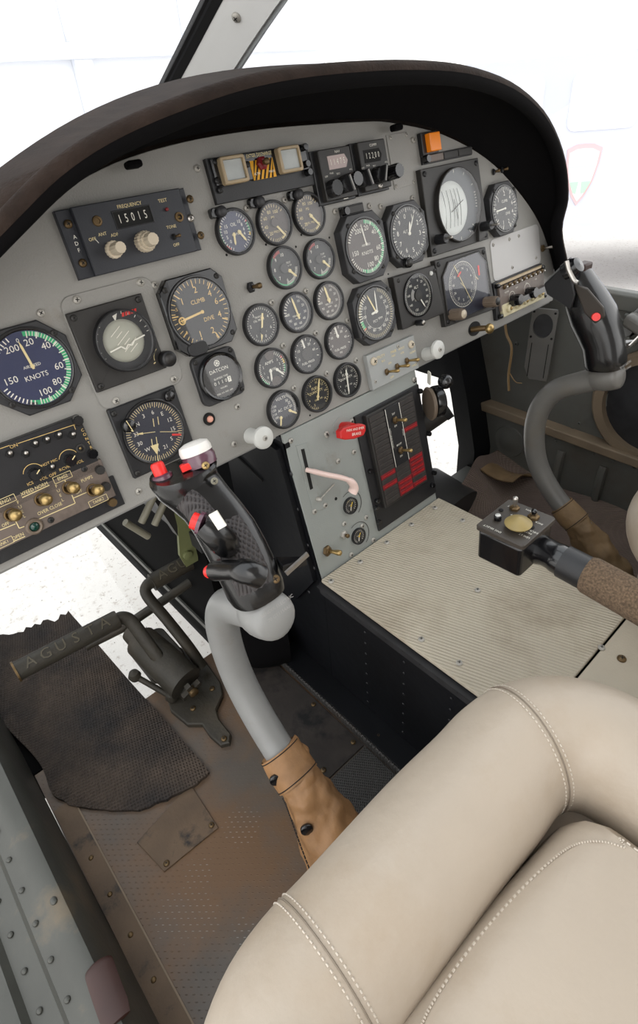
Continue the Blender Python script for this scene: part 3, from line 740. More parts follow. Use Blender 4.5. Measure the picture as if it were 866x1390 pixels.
def small_gauge(name, label, px, py, r, face, marks, needles, group='small round engine gauges', h=.007, glassr=None, cover=None):
    P = PT(name, label, 'gauge', px, py, h, group); P.r = r
    b = P.mb(); b.lathe([(r, 0), (r, h * .75), (r * .985, h * .93), (r * .94, h), (r * .875, h * .93), (r * .85, h * .3)], 'black', n=44); b.build('bezel')
    b = P.mb(); b.prism(circ(0, 0, r * .86, 44), .001, .002, 'mark_grey' if False else face); dial_marks(b, .0023, [tuple([k[0]] + list(k[1:])) for k in marks(r * .86)]); b.build('dial_face')
    for (x, y, a, L_, wd, m) in needles: needle(P, x * r, y * r, .0032, a, L_ * r, wd * r, m)
    if cover:
        b = P.mb()
        for (cx, cy, cr, m) in cover: b.prism(circ(cx * r, cy * r, cr * r, 24), .0036, .0046, m, .0004)
        b.build('centre_cap' if len(cover) == 1 else 'mask_plate')
    b = P.mb(); b.sheet(circ(0, 0, r * .87, 44), h * .83, 'dial_glass'); b.build('glass')
    return P
W, C_, G_, RD, YL, AM = 'mark_white', 'mark_cream', 'mark_green', 'mark_red', 'mark_yellow', 'mark_amber'
def nums(ls, a0, a1, r, size, m=W): n = max(1, len(ls) - 1); return [('num', s, a0 + (a1 - a0) * i / n, r, size, m) for i, s in enumerate(ls)]
def m_dual(top, g1, lab=W, lab2=''):
    def f(r):
        o = [('ticks', 14, 205, 335, .80 * r, .95 * r, .03 * r, lab), ('ticks', 14, 25, 155, .80 * r, .95 * r, .03 * r, lab)]
        o += nums(['0', '5', '10', '15'], 225, 305, .58 * r, .24 * r, lab) + nums(['10', '8', '6', '4', '2'], 40, 130, .58 * r, .24 * r, lab)
        o += [('arc', .88 * r, .97 * r, 240, 290, G_), ('arc', .88 * r, .97 * r, 292, 300, YL), ('arc', .88 * r, .97 * r, 212, 232, RD), ('arc', .88 * r, .97 * r, 60, 66, RD), ('arc', .88 * r, .97 * r, 68, 96, G_), ('arc', .88 * r, .97 * r, 98, 110, YL)]
        o += [('text', top, 0, .36 * r, .24 * r, lab)] + ([('text', lab2, 0, -.12 * r, .18 * r, lab)] if lab2 else [])
        return o
    return f
def m_psi(lab, sub):
    def f(r):
        return [('ticks', 20, 190, 410, .80 * r, .95 * r, .03 * r, lab), ('ticks', 8, 130, 190, .80 * r, .95 * r, .03 * r, lab)] + nums(['20', '40', '60', '80', '100'], 215, 385, .60 * r, .25 * r, lab) + [('text', 'PSI', 0, .28 * r, .2 * r, lab), ('text', sub, .05 * r, -.45 * r, .17 * r, lab), ('arc', .86 * r, .96 * r, 140, 158, C_)]
    return f
def m_tot(r):
    return [('arc', .88 * r, .97 * r, 150, 318, G_), ('ticks', 18, 100, 182, .76 * r, .93 * r, .03 * r, W), ('ticks', 5, 320, 352, .80 * r, .97 * r, .04 * r, RD)] + nums(['5', '6', '7', '8', '9', '10'], 132, 362, .68 * r, .26 * r, W) + [('text', 'TOT', .35 * r, .2 * r, .16 * r, W), ('text', 'C x 100', .35 * r, .05 * r, .12 * r, W)]
def m_oil(r):
    return [('ticks', 40, 0, 351, .84 * r, .95 * r, .025 * r, W)] + nums(['4', '6', '0', '1', '2', '3'], 60, 330, .68 * r, .24 * r, W) + [('text', 'TRANS', -.05 * r, .45 * r, .16 * r, W), ('text', 'OIL PRESS', -.05 * r, .27 * r, .17 * r, W), ('text', 'x 10 PSI', .05 * r, -.42 * r, .14 * r, W)]
def m_temp(r):
    return [('ticks', 36, 20, 200, .84 * r, .96 * r, .025 * r, W), ('ticks', 6, 270, 340, .70 * r, .95 * r, .04 * r, W)] + nums(['10', '20', '30', '40', '60', '80', '90', '100'], 30, 270, .66 * r, .21 * r, W) + [('text', 'PERCENT', 0, -.18 * r, .15 * r, W), ('text', 'RPM', 0, -.36 * r, .15 * r, W)]
def m_fp(r):
    return [('ticks', 9, 250, 470, .80 * r, .95 * r, .04 * r, W)] + nums(['0', '10', '20', '30', '40'], 255, 440, .62 * r, .23 * r, W) + [('text', 'FUEL PRESS', 0, -.5 * r, .2 * r, W), ('text', 'PSI', 0, -.74 * r, .18 * r, W)]
def m_fq(m):
    def f(r):
        return [('ticks', 32, 190, 500, .84 * r, .95 * r, .025 * r, m), ('arc', .95 * r, .965 * r, 190, 500, m)] + nums(['2', '4', '6', '8', '10', '12', '14', '16'], 210, 490, .72 * r, .2 * r, m) + [('text', 'FUEL', -.05 * r, .38 * r, .26 * r, m), ('text', 'QUANTITY', -.05 * r, .15 * r, .23 * r, m), ('text', 'LBS x 100', .05 * r, -.36 * r, .16 * r, m)]
    return f
def m_volt(r):
    return [('ticks', 20, 30, 120, .78 * r, .95 * r, .025 * r, W), ('ticks', 20, 230, 320, .86 * r, .96 * r, .02 * r, W), ('text', 'VOLTS', 0, .68 * r, .24 * r, W), ('text', 'AC  DC', 0, 0, .24 * r, W)] + nums(['30', '25', '20'], 42, 90, .56 * r, .22 * r, W) + nums(['100', '110', '120', '130'], 242, 302, .68 * r, .2 * r, W)
def m_amp(r):
    return [('ticks', 12, 210, 300, .78 * r, .95 * r, .035 * r, W), ('ticks', 14, 20, 140, .78 * r, .95 * r, .035 * r, W), ('arc', .88 * r, .97 * r, 210, 250, G_), ('arc', .88 * r, .97 * r, 252, 262, RD), ('arc', .88 * r, .97 * r, 58, 68, RD), ('arc', .88 * r, .97 * r, 70, 90, YL), ('arc', .88 * r, .97 * r, 92, 120, G_), ('text', 'AMPS', -.1 * r, .36 * r, .25 * r, W), ('text', 'x100', .05 * r, -.08 * r, .22 * r, W)] + nums(['0', '1', '2'], 225, 290, .6 * r, .2 * r, W) + nums(['3', '2', '1'], 55, 110, .6 * r, .2 * r, W)
r_ = .0262
small_gauge('oil_gauge', 'blue-faced round double gauge lettered OIL with red and green side arcs', 322, 314, r_, 'dial_blue', m_dual('OIL', 1, W, 'C   PSI'), [(-.12, -.1, 188, .45, .09, C_), (.2, -.05, 148, .5, .1, C_)])
small_gauge('oil_pressure_gauge', 'round gauge lettered PSI with cream figures and pinkish glare, right of the blue oil gauge', 375, 302, r_, 'dial_glare_brown', m_psi(C_, 'PRESS'), [(.05, -.1, 142, .75, .1, C_)], cover=[(0, 0.02, .2, 'dial_glare_brown')])
small_gauge('oil_pressure_gauge', 'topmost small round PSI gauge, directly left below the NAV radio head', 422, 290, r_, 'dial_glare_brown', m_psi(C_, 'FUEL PRESS'), [(.1, -.1, 140, .7, .1, C_)])
small_gauge('turbine_temperature_gauge', 'black round gauge with long green arc, left one of the pair', 389, 363, r_, 'dial_black', m_tot, [(.25, -.2, 135, .5, .1, C_)], cover=[(-.05, -.02, .24, 'black')])
small_gauge('turbine_temperature_gauge', 'black round gauge with long green arc, right one of the pair', 436, 351, r_ * .98, 'dial_black', m_tot, [(.25, -.2, 135, .5, .1, C_)], cover=[(-.05, -.02, .22, 'charcoal')])
small_gauge('transmission_oil_gauge', 'black round gauge with white tick ring and single needle pointing down, leftmost of its row', 357, 441, r_, 'dial_black', m_oil, [(.15, .3, 200, 1.1, .09, C_)], cover=[(0, -.3, .17, 'dial_black')])
small_gauge('turbine_speed_gauge', 'dark round percent gauge with long needle pointing up, left one of two', 405, 424, r_, 'dial_navy', m_temp, [(.05, -.15, 350, .95, .1, C_)])
small_gauge('turbine_speed_gauge', 'brown-tinted round percent gauge with glare and needle pointing up, right one of two', 449, 408, r_ * .98, 'dial_glare_brown', m_temp, [(.0, .05, 350, .75, .12, C_)])
small_gauge('ammeter', 'round gauge lettered AMPS with coloured arcs on both sides', 372, 500, r_, 'dial_black', m_amp, [(-.15, -.1, 188, .55, .09, W), (.25, -.15, 138, .5, .09, W)], cover=[(0, .68, .28, 'dial_glare_brown'), (.02, -.7, .28, 'dial_glare_brown')])
small_gauge('fuel_pressure_gauge', 'black round gauge lettered FUEL PRESS with a big dark centre cap', 419, 481, r_, 'dial_black', m_fp, [(-.05, .3, 352, .55, .1, W)], cover=[(0, 0.03, .34, 'charcoal')])
small_gauge('fuel_pressure_gauge', 'brown-tinted round gauge lettered FUEL PRESS with pinkish glare, right of the capped one', 463, 463, r_ * .98, 'dial_glare_brown', m_fp, [(-.05, .3, 352, .55, .1, W)])
small_gauge('voltmeter', 'dark blue round gauge lettered VOLTS AC DC, lowest of the small gauges', 387.5, 556, r_, 'dial_navy', m_volt, [(-.3, -.35, 200, .45, .09, C_), (.35, -.2, 128, .5, .09, C_)])
small_gauge('fuel_quantity_gauge', 'black round gauge lettered FUEL QUANTITY with yellowish figures and slanted needle', 433, 535, r_ * .98, 'dial_black', m_fq(C_), [(.0, -.15, 22, 1.0, .09, C_)])
small_gauge('fuel_quantity_gauge', 'black round gauge lettered FUEL QUANTITY with white figures and needle pointing down', 474, 516, r_ * .96, 'dial_black', m_fq(W), [(.02, .35, 186, 1.2, .09, W)])

# ================================================================== LARGE INSTRUMENTS
def big(name, label, px, py, outline, h, face_r, face, marks, bez='black', fc=(0, 0), scr=None, ring=True, group=None, fm=None):
    P = PT(name, label, 'instrument', px, py, h, group)
    b = P.mb(); poly_ = outline(P) if callable(outline) else outline
    n = len(poly_)
    b.prism(poly_, 0, h, bez, .0012)
    b.build('housing')
    b = P.mb(); b.lathe([(face_r * 1.1, h - .0005), (face_r * 1.09, h + .0012), (face_r * 1.04, h + .0016), (face_r * 1.0, h + .0009), (face_r * .99, h + .0002)], 'black_gloss', c=(fc[0], fc[1], 0), n=56)
    if ring: b.build('bezel_ring')
    b = P.mb(); b.prism(circ(fc[0], fc[1], face_r, 56), h, h + .0003, face); b.T = Matrix.Translation((fc[0], fc[1], 0)); dial_marks(b, h + .0006, marks(face_r)); b.build('dial_face')
    if scr:
        for (x, y) in scr: screw(P.o, x, y, h, .0032, fm or 'charcoal')
    P.h = h; P.fc = fc; P.fr = face_r
    return P
def gl(P, z=.0018):
    b = P.mb(); b.sheet(circ(P.fc[0], P.fc[1], P.fr, 56), P.h + z + .0003, 'dial_glass'); b.build('glass')
OC = octa(0, 0, .084, .021)
SC4 = [(.0315, .026), (-.026, .0315), (.026, -.0315), (-.0315, -.026)]
def m_asi(r):
    o = [('arc', .85 * r, .97 * r, 6, 208, G_), ('ticks', 38, 12, 190, .85 * r, .97 * r, .018 * r, W), ('ticks', 11, 12, 190, .80 * r, .97 * r, .03 * r, W), ('ticks', 8, 200, 250, .85 * r, .97 * r, .03 * r, W), ('ticks', 8, 290, 340, .85 * r, .97 * r, .03 * r, W)]
    o += [('num', '20', 14, .68 * r, .25 * r, W), ('num', '40', 50, .70 * r, .25 * r, W), ('num', '60', 103, .66 * r, .25 * r, W), ('num', '80', 140, .68 * r, .25 * r, W), ('num', '100', 176, .68 * r, .25 * r, W), ('num', '150', 258, .66 * r, .25 * r, W), ('num', '200', 334, .68 * r, .25 * r, W), ('num', '0', 354, .78 * r, .16 * r, W)]
    o += [('text', 'AIRSPEED', 0, .07 * r, .11 * r, W), ('text', 'KNOTS', 0, -.22 * r, .19 * r, W), ('arc', .9 * r, .99 * r, 196, 210, 'hsi_blue')]
    return o
P = big('airspeed_indicator', 'blue-faced airspeed indicator lettered KNOTS with green arc, at the left edge of the panel', 45, 500, OC, .006, .0365, 'dial_blue', m_asi, 'black_edge', scr=SC4)
for (x, y) in ((.010, .037), (-.012, .037), (.037, .012), (.037, -.010), (.012, -.037), (-.010, -.037)): screw(P.o, x, y, P.h - .0004, .0012, 'slot')
needle(P, 0, .002, P.h + .0008, 354, .026, .0022, C_, .1); gl(P)
OR = octa(0, 0, .083, .017, .088)
P = big('airspeed_indicator', 'airspeed indicator on a thick black octagonal housing, right of the small round gauges', 497, 335, OR, .014, .0355, 'dial_glare_brown', m_asi, 'black_edge', scr=SC4)
needle(P, 0, .004, P.h + .0008, 352, .024, .002, W, .1); gl(P)
def m_alt(r):
    return [('ticks', 50, 0, 352.8, .86 * r, .95 * r, .015 * r, W), ('ticks', 10, 0, 324, .80 * r, .95 * r, .03 * r, W)] + [('num', str(i), i * 36 - 10, .66 * r, .25 * r, W) for i in range(10)] + [('text', 'ALT', -.2 * r, .1 * r, .16 * r, W)]
P = big('altimeter', 'round altimeter with two short hands and beige glare, right of the airspeed indicator', 555, 317, octa(0, 0, .083, .019, .086), .014, .0365, 'dial_black', m_alt, 'black_edge', scr=SC4)
needle(P, 0, 0, P.h + .0008, 32, .028, .0018, W, .1); needle(P, 0, 0, P.h + .0012, 14, .016, .003, W, .1); gl(P)
x, y = P.l(560, 354 - 2, .02); put('adjusting_knob', knob_mesh(.0075, .012, 'black_gloss', 'charcoal'), P.o, (-.016, -.038, P.h - .004))
def m_vsi(m=AM):
    def f(r):
        o = [('ticks', 18, 0, 160, .84 * r, .97 * r, .02 * r, m), ('ticks', 18, 200, 360, .84 * r, .97 * r, .02 * r, m), ('ticks', 8, 0, 315, .76 * r, .97 * r, .035 * r, m)]
        o += [('num', s, a, .66 * r, .27 * r, m) for s, a in (('0', 264), ('1', 312), ('2', 4), ('4', 48), ('6', 75), ('4', 110), ('2', 160), ('1', 200))] + [('num', '.5', 290, .8 * r, .14 * r, m), ('num', '.5', 236, .8 * r, .14 * r, m)]
        return o + [('text', 'CLIMB', .02 * r, .33 * r, .18 * r, m), ('text', 'DIVE', .22 * r, -.25 * r, .18 * r, m)]
    return f
def rnd(w_, h, r): return rrect(0, 0, w_, h, r)
P = big('vertical_speed_indicator', 'black instrument lettered CLIMB and DIVE in amber figures with needle pointing left', 272, 424, octa(0, 0, .083, .012, .086), .010, .0375, 'dial_black', m_vsi(), 'black_gloss', scr=[(.034, .033), (-.034, .033), (.034, -.033)])
needle(P, .002, 0, P.h + .0008, 264, .032, .0024, AM, .0); b = P.mb(); b.arc(-.026, -.003, .003, .0045, 0, 360, P.h + .0016, AM, 16); b.build('pointer_ring'); gl(P)
b = P.mb(); b.prism(rrect(-.017, -.037, .026, .016, .007), P.h - .002, P.h + .0022, 'black', .001); b.build('corner_boss')
# hour meter
P = PT('hour_meter', 'black square hour meter lettered DATCON with counter digits', 'instrument', 299, 511, .009)
b = P.mb(); b.prism(rrect(0, 0, .0605, .0605, .009), 0, .007, 'black_edge', .001); b.build('housing')
b = P.mb(); b.lathe([(.029, .0065), (.029, .013), (.0275, .0145), (.025, .013), (.0245, .010)], 'black_gloss', n=44); b.build('bezel_ring')
b = P.mb(); b.prism(circ(0, 0, .0255, 40), .0095, .010, 'charcoal'); b.arc(0, .0165, .0030, .0038, 0, 360, .0103, W, 18)
for a in (0, 60, 120): b.line(-.003 * math.sin(R(a)), .0165 - .003 * math.cos(R(a)), .003 * math.sin(R(a)), .0165 + .003 * math.cos(R(a)), .0008, .0103, W)
b.text('DATCON', 0, .008, .0103, .0062); b.text('ELAPSED TIME', 0, -.001, .0103, .0032); b.text('HOURS', 0, -.0135, .0103, .003); b.text('REG. U.S. PAT. OFF.', 0, -.0195, .0103, .0028)
for k in range(5): b.prism(rrect(-.0104 + k * .0052, -.0065, .0046, .0066), .010, .0104, 'slot' if k < 4 else W); b.text('01107'[k], -.0104 + k * .0052, -.0065, .0106, .006, W if k < 4 else 'slot')
b.build('dial_face')
b = P.mb(); b.sheet(circ(0, 0, .0255, 40), .0128, 'dial_glass'); b.build('glass')
for (x, y) in ((.025, .025), (-.025, .025), (.025, -.025)): screw(P.o, x, y, .007, .003, 'charcoal')
# raised mounting plate + left attitude indicator
P = PT('attitude_mounting_plate', 'grey raised plate with rounded corners around the left attitude indicator', 'plate', 162, 465)
q = [P.l(*c) for c in ((78, 404), (206, 373), (248, 521), (137, 557))]; w_ = (q[1][0] - q[0][0] + q[2][0] - q[3][0]) / 2; h_ = (q[0][1] - q[3][1] + q[1][1] - q[2][1]) / 2; cx = sum(k[0] for k in q) / 4; cy = sum(k[1] for k in q) / 4
b = P.mb(); o_ = rrect(cx, cy, w_, h_, .012, 5); b.prism(o_, 0, .0016, 'panel_paint', .0006)
b.build('plate')
for (px, py) in ((103.5, 407), (190, 383.6), (235, 514.4), (156.6, 544)): x, y = P.l(px, py); screw(P.o, x, y, .0012, .0042)
P = PT('attitude_indicator', 'square black attitude indicator with grey ball and red flag, in the raised left plate', 'instrument', 163, 465, .008)
b = P.mb(); o_ = rrect(0, 0, .083, .083, 0); n = 40
cx, cy = P.l(168.7, 462.5, .008); R_ = .0315
b.prism(rrect(0, 0, .083, .083, .0005, 1), .0016, .007, 'charcoal', .001); b.build('housing')
b = P.mb(); b.lathe([(R_ * 1.04, .0068), (R_ * 1.03, .0084), (R_ * .98, .0074)], 'black', c=(cx, cy, 0), n=48); b.prism(circ(cx, cy, R_, 48), .007, .0072, 'dial_black')
for a in (-60, -45, -30, 30, 45, 60, 75, 90, 100, -85, -100): b.line(cx + .88 * R_ * math.sin(R(a - 15)), cy + .88 * R_ * math.cos(R(a - 15)), cx + .97 * R_ * math.sin(R(a - 15)), cy + .97 * R_ * math.cos(R(a - 15)), .0008, .0075, W)
b.add([(cx - .003, cy + .027, .0076), (cx + .003, cy + .0285, .0076), (cx - .0015, cy + .021, .0076)], [(2, 1, 0)], W)
for k in range(5): b.prism([(cx + .007 + k * .0036 + dx, cy + .0235 + k * .0001 + dy) for dx, dy in ((0, 0), (.0024, 0), (.0036, .004), (.0012, .004))], .0074, .0078, RD)
b.build('outer_scale')
b = P.mb(); rb = .0225
b.lathe([(rb, .0072), (rb * .97, .0085), (rb * .85, .0104), (rb * .6, .0122), (rb * .3, .013), (0, .0132)], 'attitude_ball', c=(cx, cy, 0), n=40); b.build('horizon_ball')
b = P.mb()
for k, (o_, L_) in enumerate(((.014, .010), (.009, .006), (.004, .013), (-.001, .006), (-.006, .013), (-.011, .008))):
    d = Vector((math.cos(R(32)), math.sin(R(32)))); nn = Vector((-d.y, d.x)); c = Vector((cx, cy)) + nn * o_; z = .0136 - .12 * abs(o_)
    b.line(c.x - d.x * L_ / 1.3, c.y - d.y * L_ / 1.3, c.x + d.x * L_ / 1.3, c.y + d.y * L_ / 1.3, .0007, z + .0006, W)
b.build('pitch_lines')
b = P.mb()
for p0, p1 in (((-.021, -.006), (-.008, -.004)), ((.021, 0), (.008, -.002)), ((-.008, -.004), (-.004, -.008)), ((-.004, -.008), (0, -.004)), ((0, -.004), (.004, -.006)), ((.004, -.006), (.008, -.002))):
    b.bar((cx + p0[0], cy + p0[1], .0150), (cx + p1[0], cy + p1[1], .0150), .0014, .0006, W)
b.build('aircraft_symbol')
b = P.mb(); b.sheet(circ(cx, cy, R_ * .99, 48), .0165, 'dial_glass'); b.lathe([(R_ * 1.04, .007), (R_ * 1.03, .016), (R_ * .99, .0166), (R_ * .985, .0162)], 'black', c=(cx, cy, 0), n=48); b.build('glass_cover')
kx, ky = P.l(228, 487, .014); put('pull_knob', knob_mesh(.0088, .012, 'black', 'charcoal'), P.o, (kx, ky, .007))
b = P.mb(); b.arc(kx, ky + .002, .0125, .0132, 270, 330, .0074, C_); b.line(kx - .015, ky - .001, kx - .0125, ky, .0012, .0074, C_); b.build('knob_scale')
for (x, y) in ((-.036, .036), (.036, .036), (-.036, -.036)): screw(P.o, x, y, .007, .0034, 'charcoal')
# RMI
def m_rmi(r):
    o = [('ticks', 72, 0, 360, .84 * r, .97 * r, .018 * r, C_), ('ticks', 36, 0, 360, .80 * r, .97 * r, .022 * r, C_)]
    for s, a in (('N', -32), ('3', -2), ('6', 28), ('E', 58), ('12', 88), ('15', 118), ('S', 148), ('21', 178), ('24', 208), ('W', 238), ('30', 268), ('33', 298)): o.append(('num', s, a - 14, .64 * r, .19 * r, W))
    return o + [('arc', .98 * r, 1.04 * r, 210, 245, 'mark_grey')]
P = big('radio_magnetic_indicator', 'square black compass indicator with arrow needles, beside the head of the left grip', 210, 586, rrect(0, 0, .082, .083, .001, 1), .006, .0345, 'dial_navy', m_rmi, 'black', scr=[(-.036, .036), (.036, .036), (-.036, -.036)])
needle(P, 0, 0, P.h + .0008, 285, .024, .0006, C_, 0, True, hub=False); needle(P, 0, 0, P.h + .0008, 112, .030, .0006, C_, -.2, hub=False)
b = P.mb()
for s_ in (-.003, .003): b.line(s_ + .004, .006, s_ + .006, .015, .0009, P.h + .0012, C_); b.line(s_ - .004, -.006, s_ - .006, -.015, .0009, P.h + .0012, C_)
b.add([(-.011, -.013, P.h + .0013), (-.007, -.026, P.h + .0013), (-.001, -.014, P.h + .0013)], [(0, 1, 2)], C_); b.line(-.007, -.026, -.0085, -.034, .0008, P.h + .0012, C_); b.build('double_needle')
needle(P, .018, -.011, P.h + .001, 112, .012, .0022, RD, 0, hub=False, name='heading_bug'); gl(P)
put('set_knob', knob_mesh(.0075, .010, 'black_gloss'), P.o, (-.027, .019, P.h - .001)); b = P.mb(); b.line(-.029, .026, -.026, .012, .0008, P.h + .0093, C_); b.line(-.026, .012, -.028, .014, .0008, P.h + .0093, C_); b.build('knob_pointer')
put('set_knob', knob_mesh(.006, .006, 'black_gloss'), P.o, (.030, .032, P.h - .001))
# right attitude director
P = PT('attitude_director', 'large square attitude director with white drum and two knobs, on the right', 'instrument', 618, 279, .010)
q = [P.l(*c, .010) for c in ((571, 230), (649, 214), (663.6, 324), (587, 348.5))]; cx = sum(k[0] for k in q) / 4; cy = sum(k[1] for k in q) / 4
b = P.mb(); b.prism([(a, c) for a, c in (q[3], q[2], q[1], q[0])], 0, .010, 'charcoal', .001); b.build('housing')
fx, fy = P.l(620.5, 279, .010); R_ = .053
b = P.mb(); b.prism(circ(fx, fy, R_, 56), .010, .0103, 'attitude_dark')
for a in (0, 30, 60, 75, 80, 85, 90, 95, 100, 135, 150, 180): b.line(fx + .88 * R_ * math.sin(R(a)), fy + .88 * R_ * math.cos(R(a)), fx + .96 * R_ * math.sin(R(a)), fy + .96 * R_ * math.cos(R(a)), .001, .0108, W)
b.build('dial_face')
b = P.mb(); bx, by = fx - .014, fy - .002
b.lathe([(.039, .0103), (.037, .0115), (.03, .0135), (.018, .0145), (0, .0150)], 'attitude_white', c=(bx, by, 0), n=44); b.build('attitude_drum')
b = P.mb()
for k in range(5):
    o_ = -.022 + .009 * k; pts = [(bx + o_ + .010 * math.cos(t) - .008, by + .027 * t, .0160 - .12 * abs(o_ + .003 * t) * 1.0 * abs(o_) / .03) for t in (-1, -.6, -.2, .2, .6, 1)]
    b.tube([(x_ , y_, max(.0125, z_)) for x_, y_, z_ in pts], .0004, 'slot', n=4)
b.line(bx - .010, by - .005, bx + .022, by + .008, .0012, .0165, 'slot'); b.line(bx, by + .012, bx + .004, by - .018, .0012, .0165, 'slot'); b.build('drum_lines')
b = P.mb(); b.lathe([(R_ * 1.03, .0098), (R_ * 1.02, .0165), (R_ * .99, .0170), (R_ * .98, .0160)], 'charcoal', c=(fx, fy, 0), n=56); b.build('bezel_ring')
b = P.mb(); b.sheet(circ(fx, fy, R_ * .99, 56), .0169, 'dial_glass'); b.build('glass')
kx, ky = P.l(596, 325, .014); k_ = put('adjusting_knob', knob_mesh(.0075, .018, 'black', None, 8), P.o, (kx, ky, .010)); put('shaft', toggle_mesh(.0022, .03), k_, (0, 0, 0))
kx, ky = P.l(654, 308, .014); b = P.mb(); b.prism([(kx - .012, ky - .02), (kx + .008, ky - .016), (kx + .014, ky + .004), (kx + .004, ky + .026), (kx - .006, ky + .022)], .010, .015, 'charcoal', .001); b.build('knob_bracket')
k_ = put('adjusting_knob', knob_mesh(.0075, .020, 'black', None, 8), P.o, (kx, ky, .013)); put('shaft', toggle_mesh(.0022, .034), k_, (0, 0, 0))
for c in q: x = c[0] + (.007 if c[0] < cx else -.007); y = c[1] + (.007 if c[1] < cy else -.007); screw(P.o, x, y, .0095, .004, 'black')
# HSI
P = PT('horizontal_situation_indicator', 'square compass instrument with bluish eight-sided window and two taupe knobs, lower right', 'instrument', 632, 387, .010)
q = [P.l(*c, .010) for c in ((590.5, 354), (659, 335), (673, 419), (605.7, 444))]; cx = sum(k[0] for k in q) / 4; cy = sum(k[1] for k in q) / 4
b = P.mb(); b.prism([q[3], q[2], q[1], q[0]], 0, .010, 'charcoal', .001); b.build('housing')
hw_ = (q[1][0] - q[0][0]) / 2 * .88; hh = (q[0][1] - q[3][1]) / 2 * .88
b = P.mb(); b.prism(octa(cx, cy, hw_ * 2, .018, hh * 2), .0095, .0103, 'hsi_blue'); fx, fy = P.l(628, 386, .010); r = .040
for i in range(72): a = i * 5; b.line(fx + .74 * r * math.sin(R(a)), fy + .74 * r * math.cos(R(a)), fx + (.84 if i % 2 else .88) * r * math.sin(R(a)), fy + (.84 if i % 2 else .88) * r * math.cos(R(a)), .0005, .0108, W)
b.arc(fx, fy, .88 * r, .90 * r, 0, 360, .0108, W, 48)
for s, a in (('N', 8), ('3', 38), ('6', 68), ('E', 98), ('12', 128), ('15', 158), ('S', 188), ('21', 218), ('24', 248), ('W', 278), ('30', 308), ('33', 338)): b.text(s, fx + .62 * r * math.sin(R(a)), fy + .62 * r * math.cos(R(a)), .0108, .006)
b.line(fx - .006, fy + .004, fx + .004, fy - .006, .001, .0109, C_); b.line(fx + .036, fy + .004, fx + .042, fy - .002, .0012, .0108, C_)
b.prism(rrect(fx + .046, fy + .012, .004, .016), .0105, .0109, RD); b.build('compass_card')
needle(P, fx, fy, .0112, -28, .040, .0008, C_, .9, hub=False, name='course_needle'); needle(P, fx - .012, fy + .015, .0112, 60, .012, .003, RD, 0, hub=False, name='heading_bug')
b = P.mb(); b.ringp(octa(cx, cy, hw_ * 2.08, .019, hh * 2.08), octa(cx, cy, hw_ * 2, .018, hh * 2), .0098, .0125, 'charcoal', .0006); b.build('window_frame')
b = P.mb(); b.sheet(octa(cx, cy, hw_ * 2, .018, hh * 2), .0123, 'dial_glass'); b.build('glass')
for (px, py, cap) in ((616, 427, 'knob_cream'), (662, 410, 'charcoal')):
    kx, ky = P.l(px, py, .015); put('course_knob' if cap == 'charcoal' else 'heading_knob', knob_mesh(.0092, .025, 'knob_taupe', cap, 14), P.o, (kx, ky, .010))
for c in q: x = c[0] + (.007 if c[0] < cx else -.007); y = c[1] + (.007 if c[1] < cy else -.007); screw(P.o, x, y, .0095, .004, 'black')
# right clock-like VSI under the hood
P = big('vertical_speed_indicator', 'black climb instrument at the far right of the panel, under the hood', 685, 283, octa(0, 0, .080, .020, .083), .013, .0345, 'dial_black', m_vsi(W), 'black_edge', scr=SC4)
needle(P, 0, 0, P.h + .0008, 268, .028, .0022, W, .1); gl(P)
def m_tach(r):
    return [('ticks', 50, 20, 330, .84 * r, .97 * r, .018 * r, C_), ('arc', .80 * r, .93 * r, 240, 262, G_), ('arc', .80 * r, .93 * r, 236, 240, RD), ('ticks', 10, 262, 330, .78 * r, .97 * r, .03 * r, W), ('arc', .60 * r, .61 * r, 60, 300, W)] + [('num', s, a, .68 * r, .17 * r, W) for s, a in (('10', 40), ('20', 62), ('30', 84), ('40', 106), ('50', 128), ('60', 150), ('70', 175), ('80', 202), ('90', 228), ('100', 270), ('110', 300))] + [('text', 'PCT', -.1 * r, -.3 * r, .15 * r, W), ('text', 'RPM', .2 * r, -.25 * r, .13 * r, W)]
P = big('dual_tachometer', 'round double tachometer with two needles meeting near the top and small green arc', 510, 425, octa(0, 0, .079, .016, .082), .013, .0355, 'dial_black', m_tach, 'black_edge', scr=SC4)
needle(P, 0, .002, P.h + .0008, 336, .029, .0022, C_, .0); needle(P, .002, .002, P.h + .0012, 4, .029, .0018, W, .0); needle(P, 0, .002, P.h + .0008, 262, .010, .003, W, 0); gl(P)
# radar altimeter like square instrument
def m_ra(r): return [('ticks', 60, 20, 330, .84 * r, .97 * r, .018 * r, W)] + [('num', s, a, .7 * r, .16 * r, W) for s, a in (('0', 10), ('20', 34), ('40', 58), ('60', 82), ('80', 106), ('100', 130), ('120', 200), ('140', 240), ('160', 280), ('180', 320))] + [('text', 'ALT', -.05 * r, .4 * r, .2 * r, W), ('text', 'FT x 10', -.05 * r, -.2 * r, .14 * r, W), ('arc', .3 * r, .5 * r, 250, 320, 'mark_grey')]
P = PT('radar_altimeter', 'square black instrument with off-centre dial, white lamp and small knob, right of the tachometer', 'instrument', 569, 403, .012)
q = [P.l(*c, .012) for c in ((534, 376.4), (589.7, 359.8), (604, 425), (547.5, 447.6))]; cx = sum(k[0] for k in q) / 4; cy = sum(k[1] for k in q) / 4
b = P.mb(); b.prism([q[3], q[2], q[1], q[0]], 0, .012, 'charcoal', .001); b.build('housing')
fx, fy = P.l(567, 401, .012); b = P.mb(); b.prism(circ(fx, fy, .031, 48), .0118, .0123, 'dial_black'); b.T = Matrix.Translation((fx, fy, 0)); dial_marks(b, .0127, m_ra(.031)); b.build('dial_face')
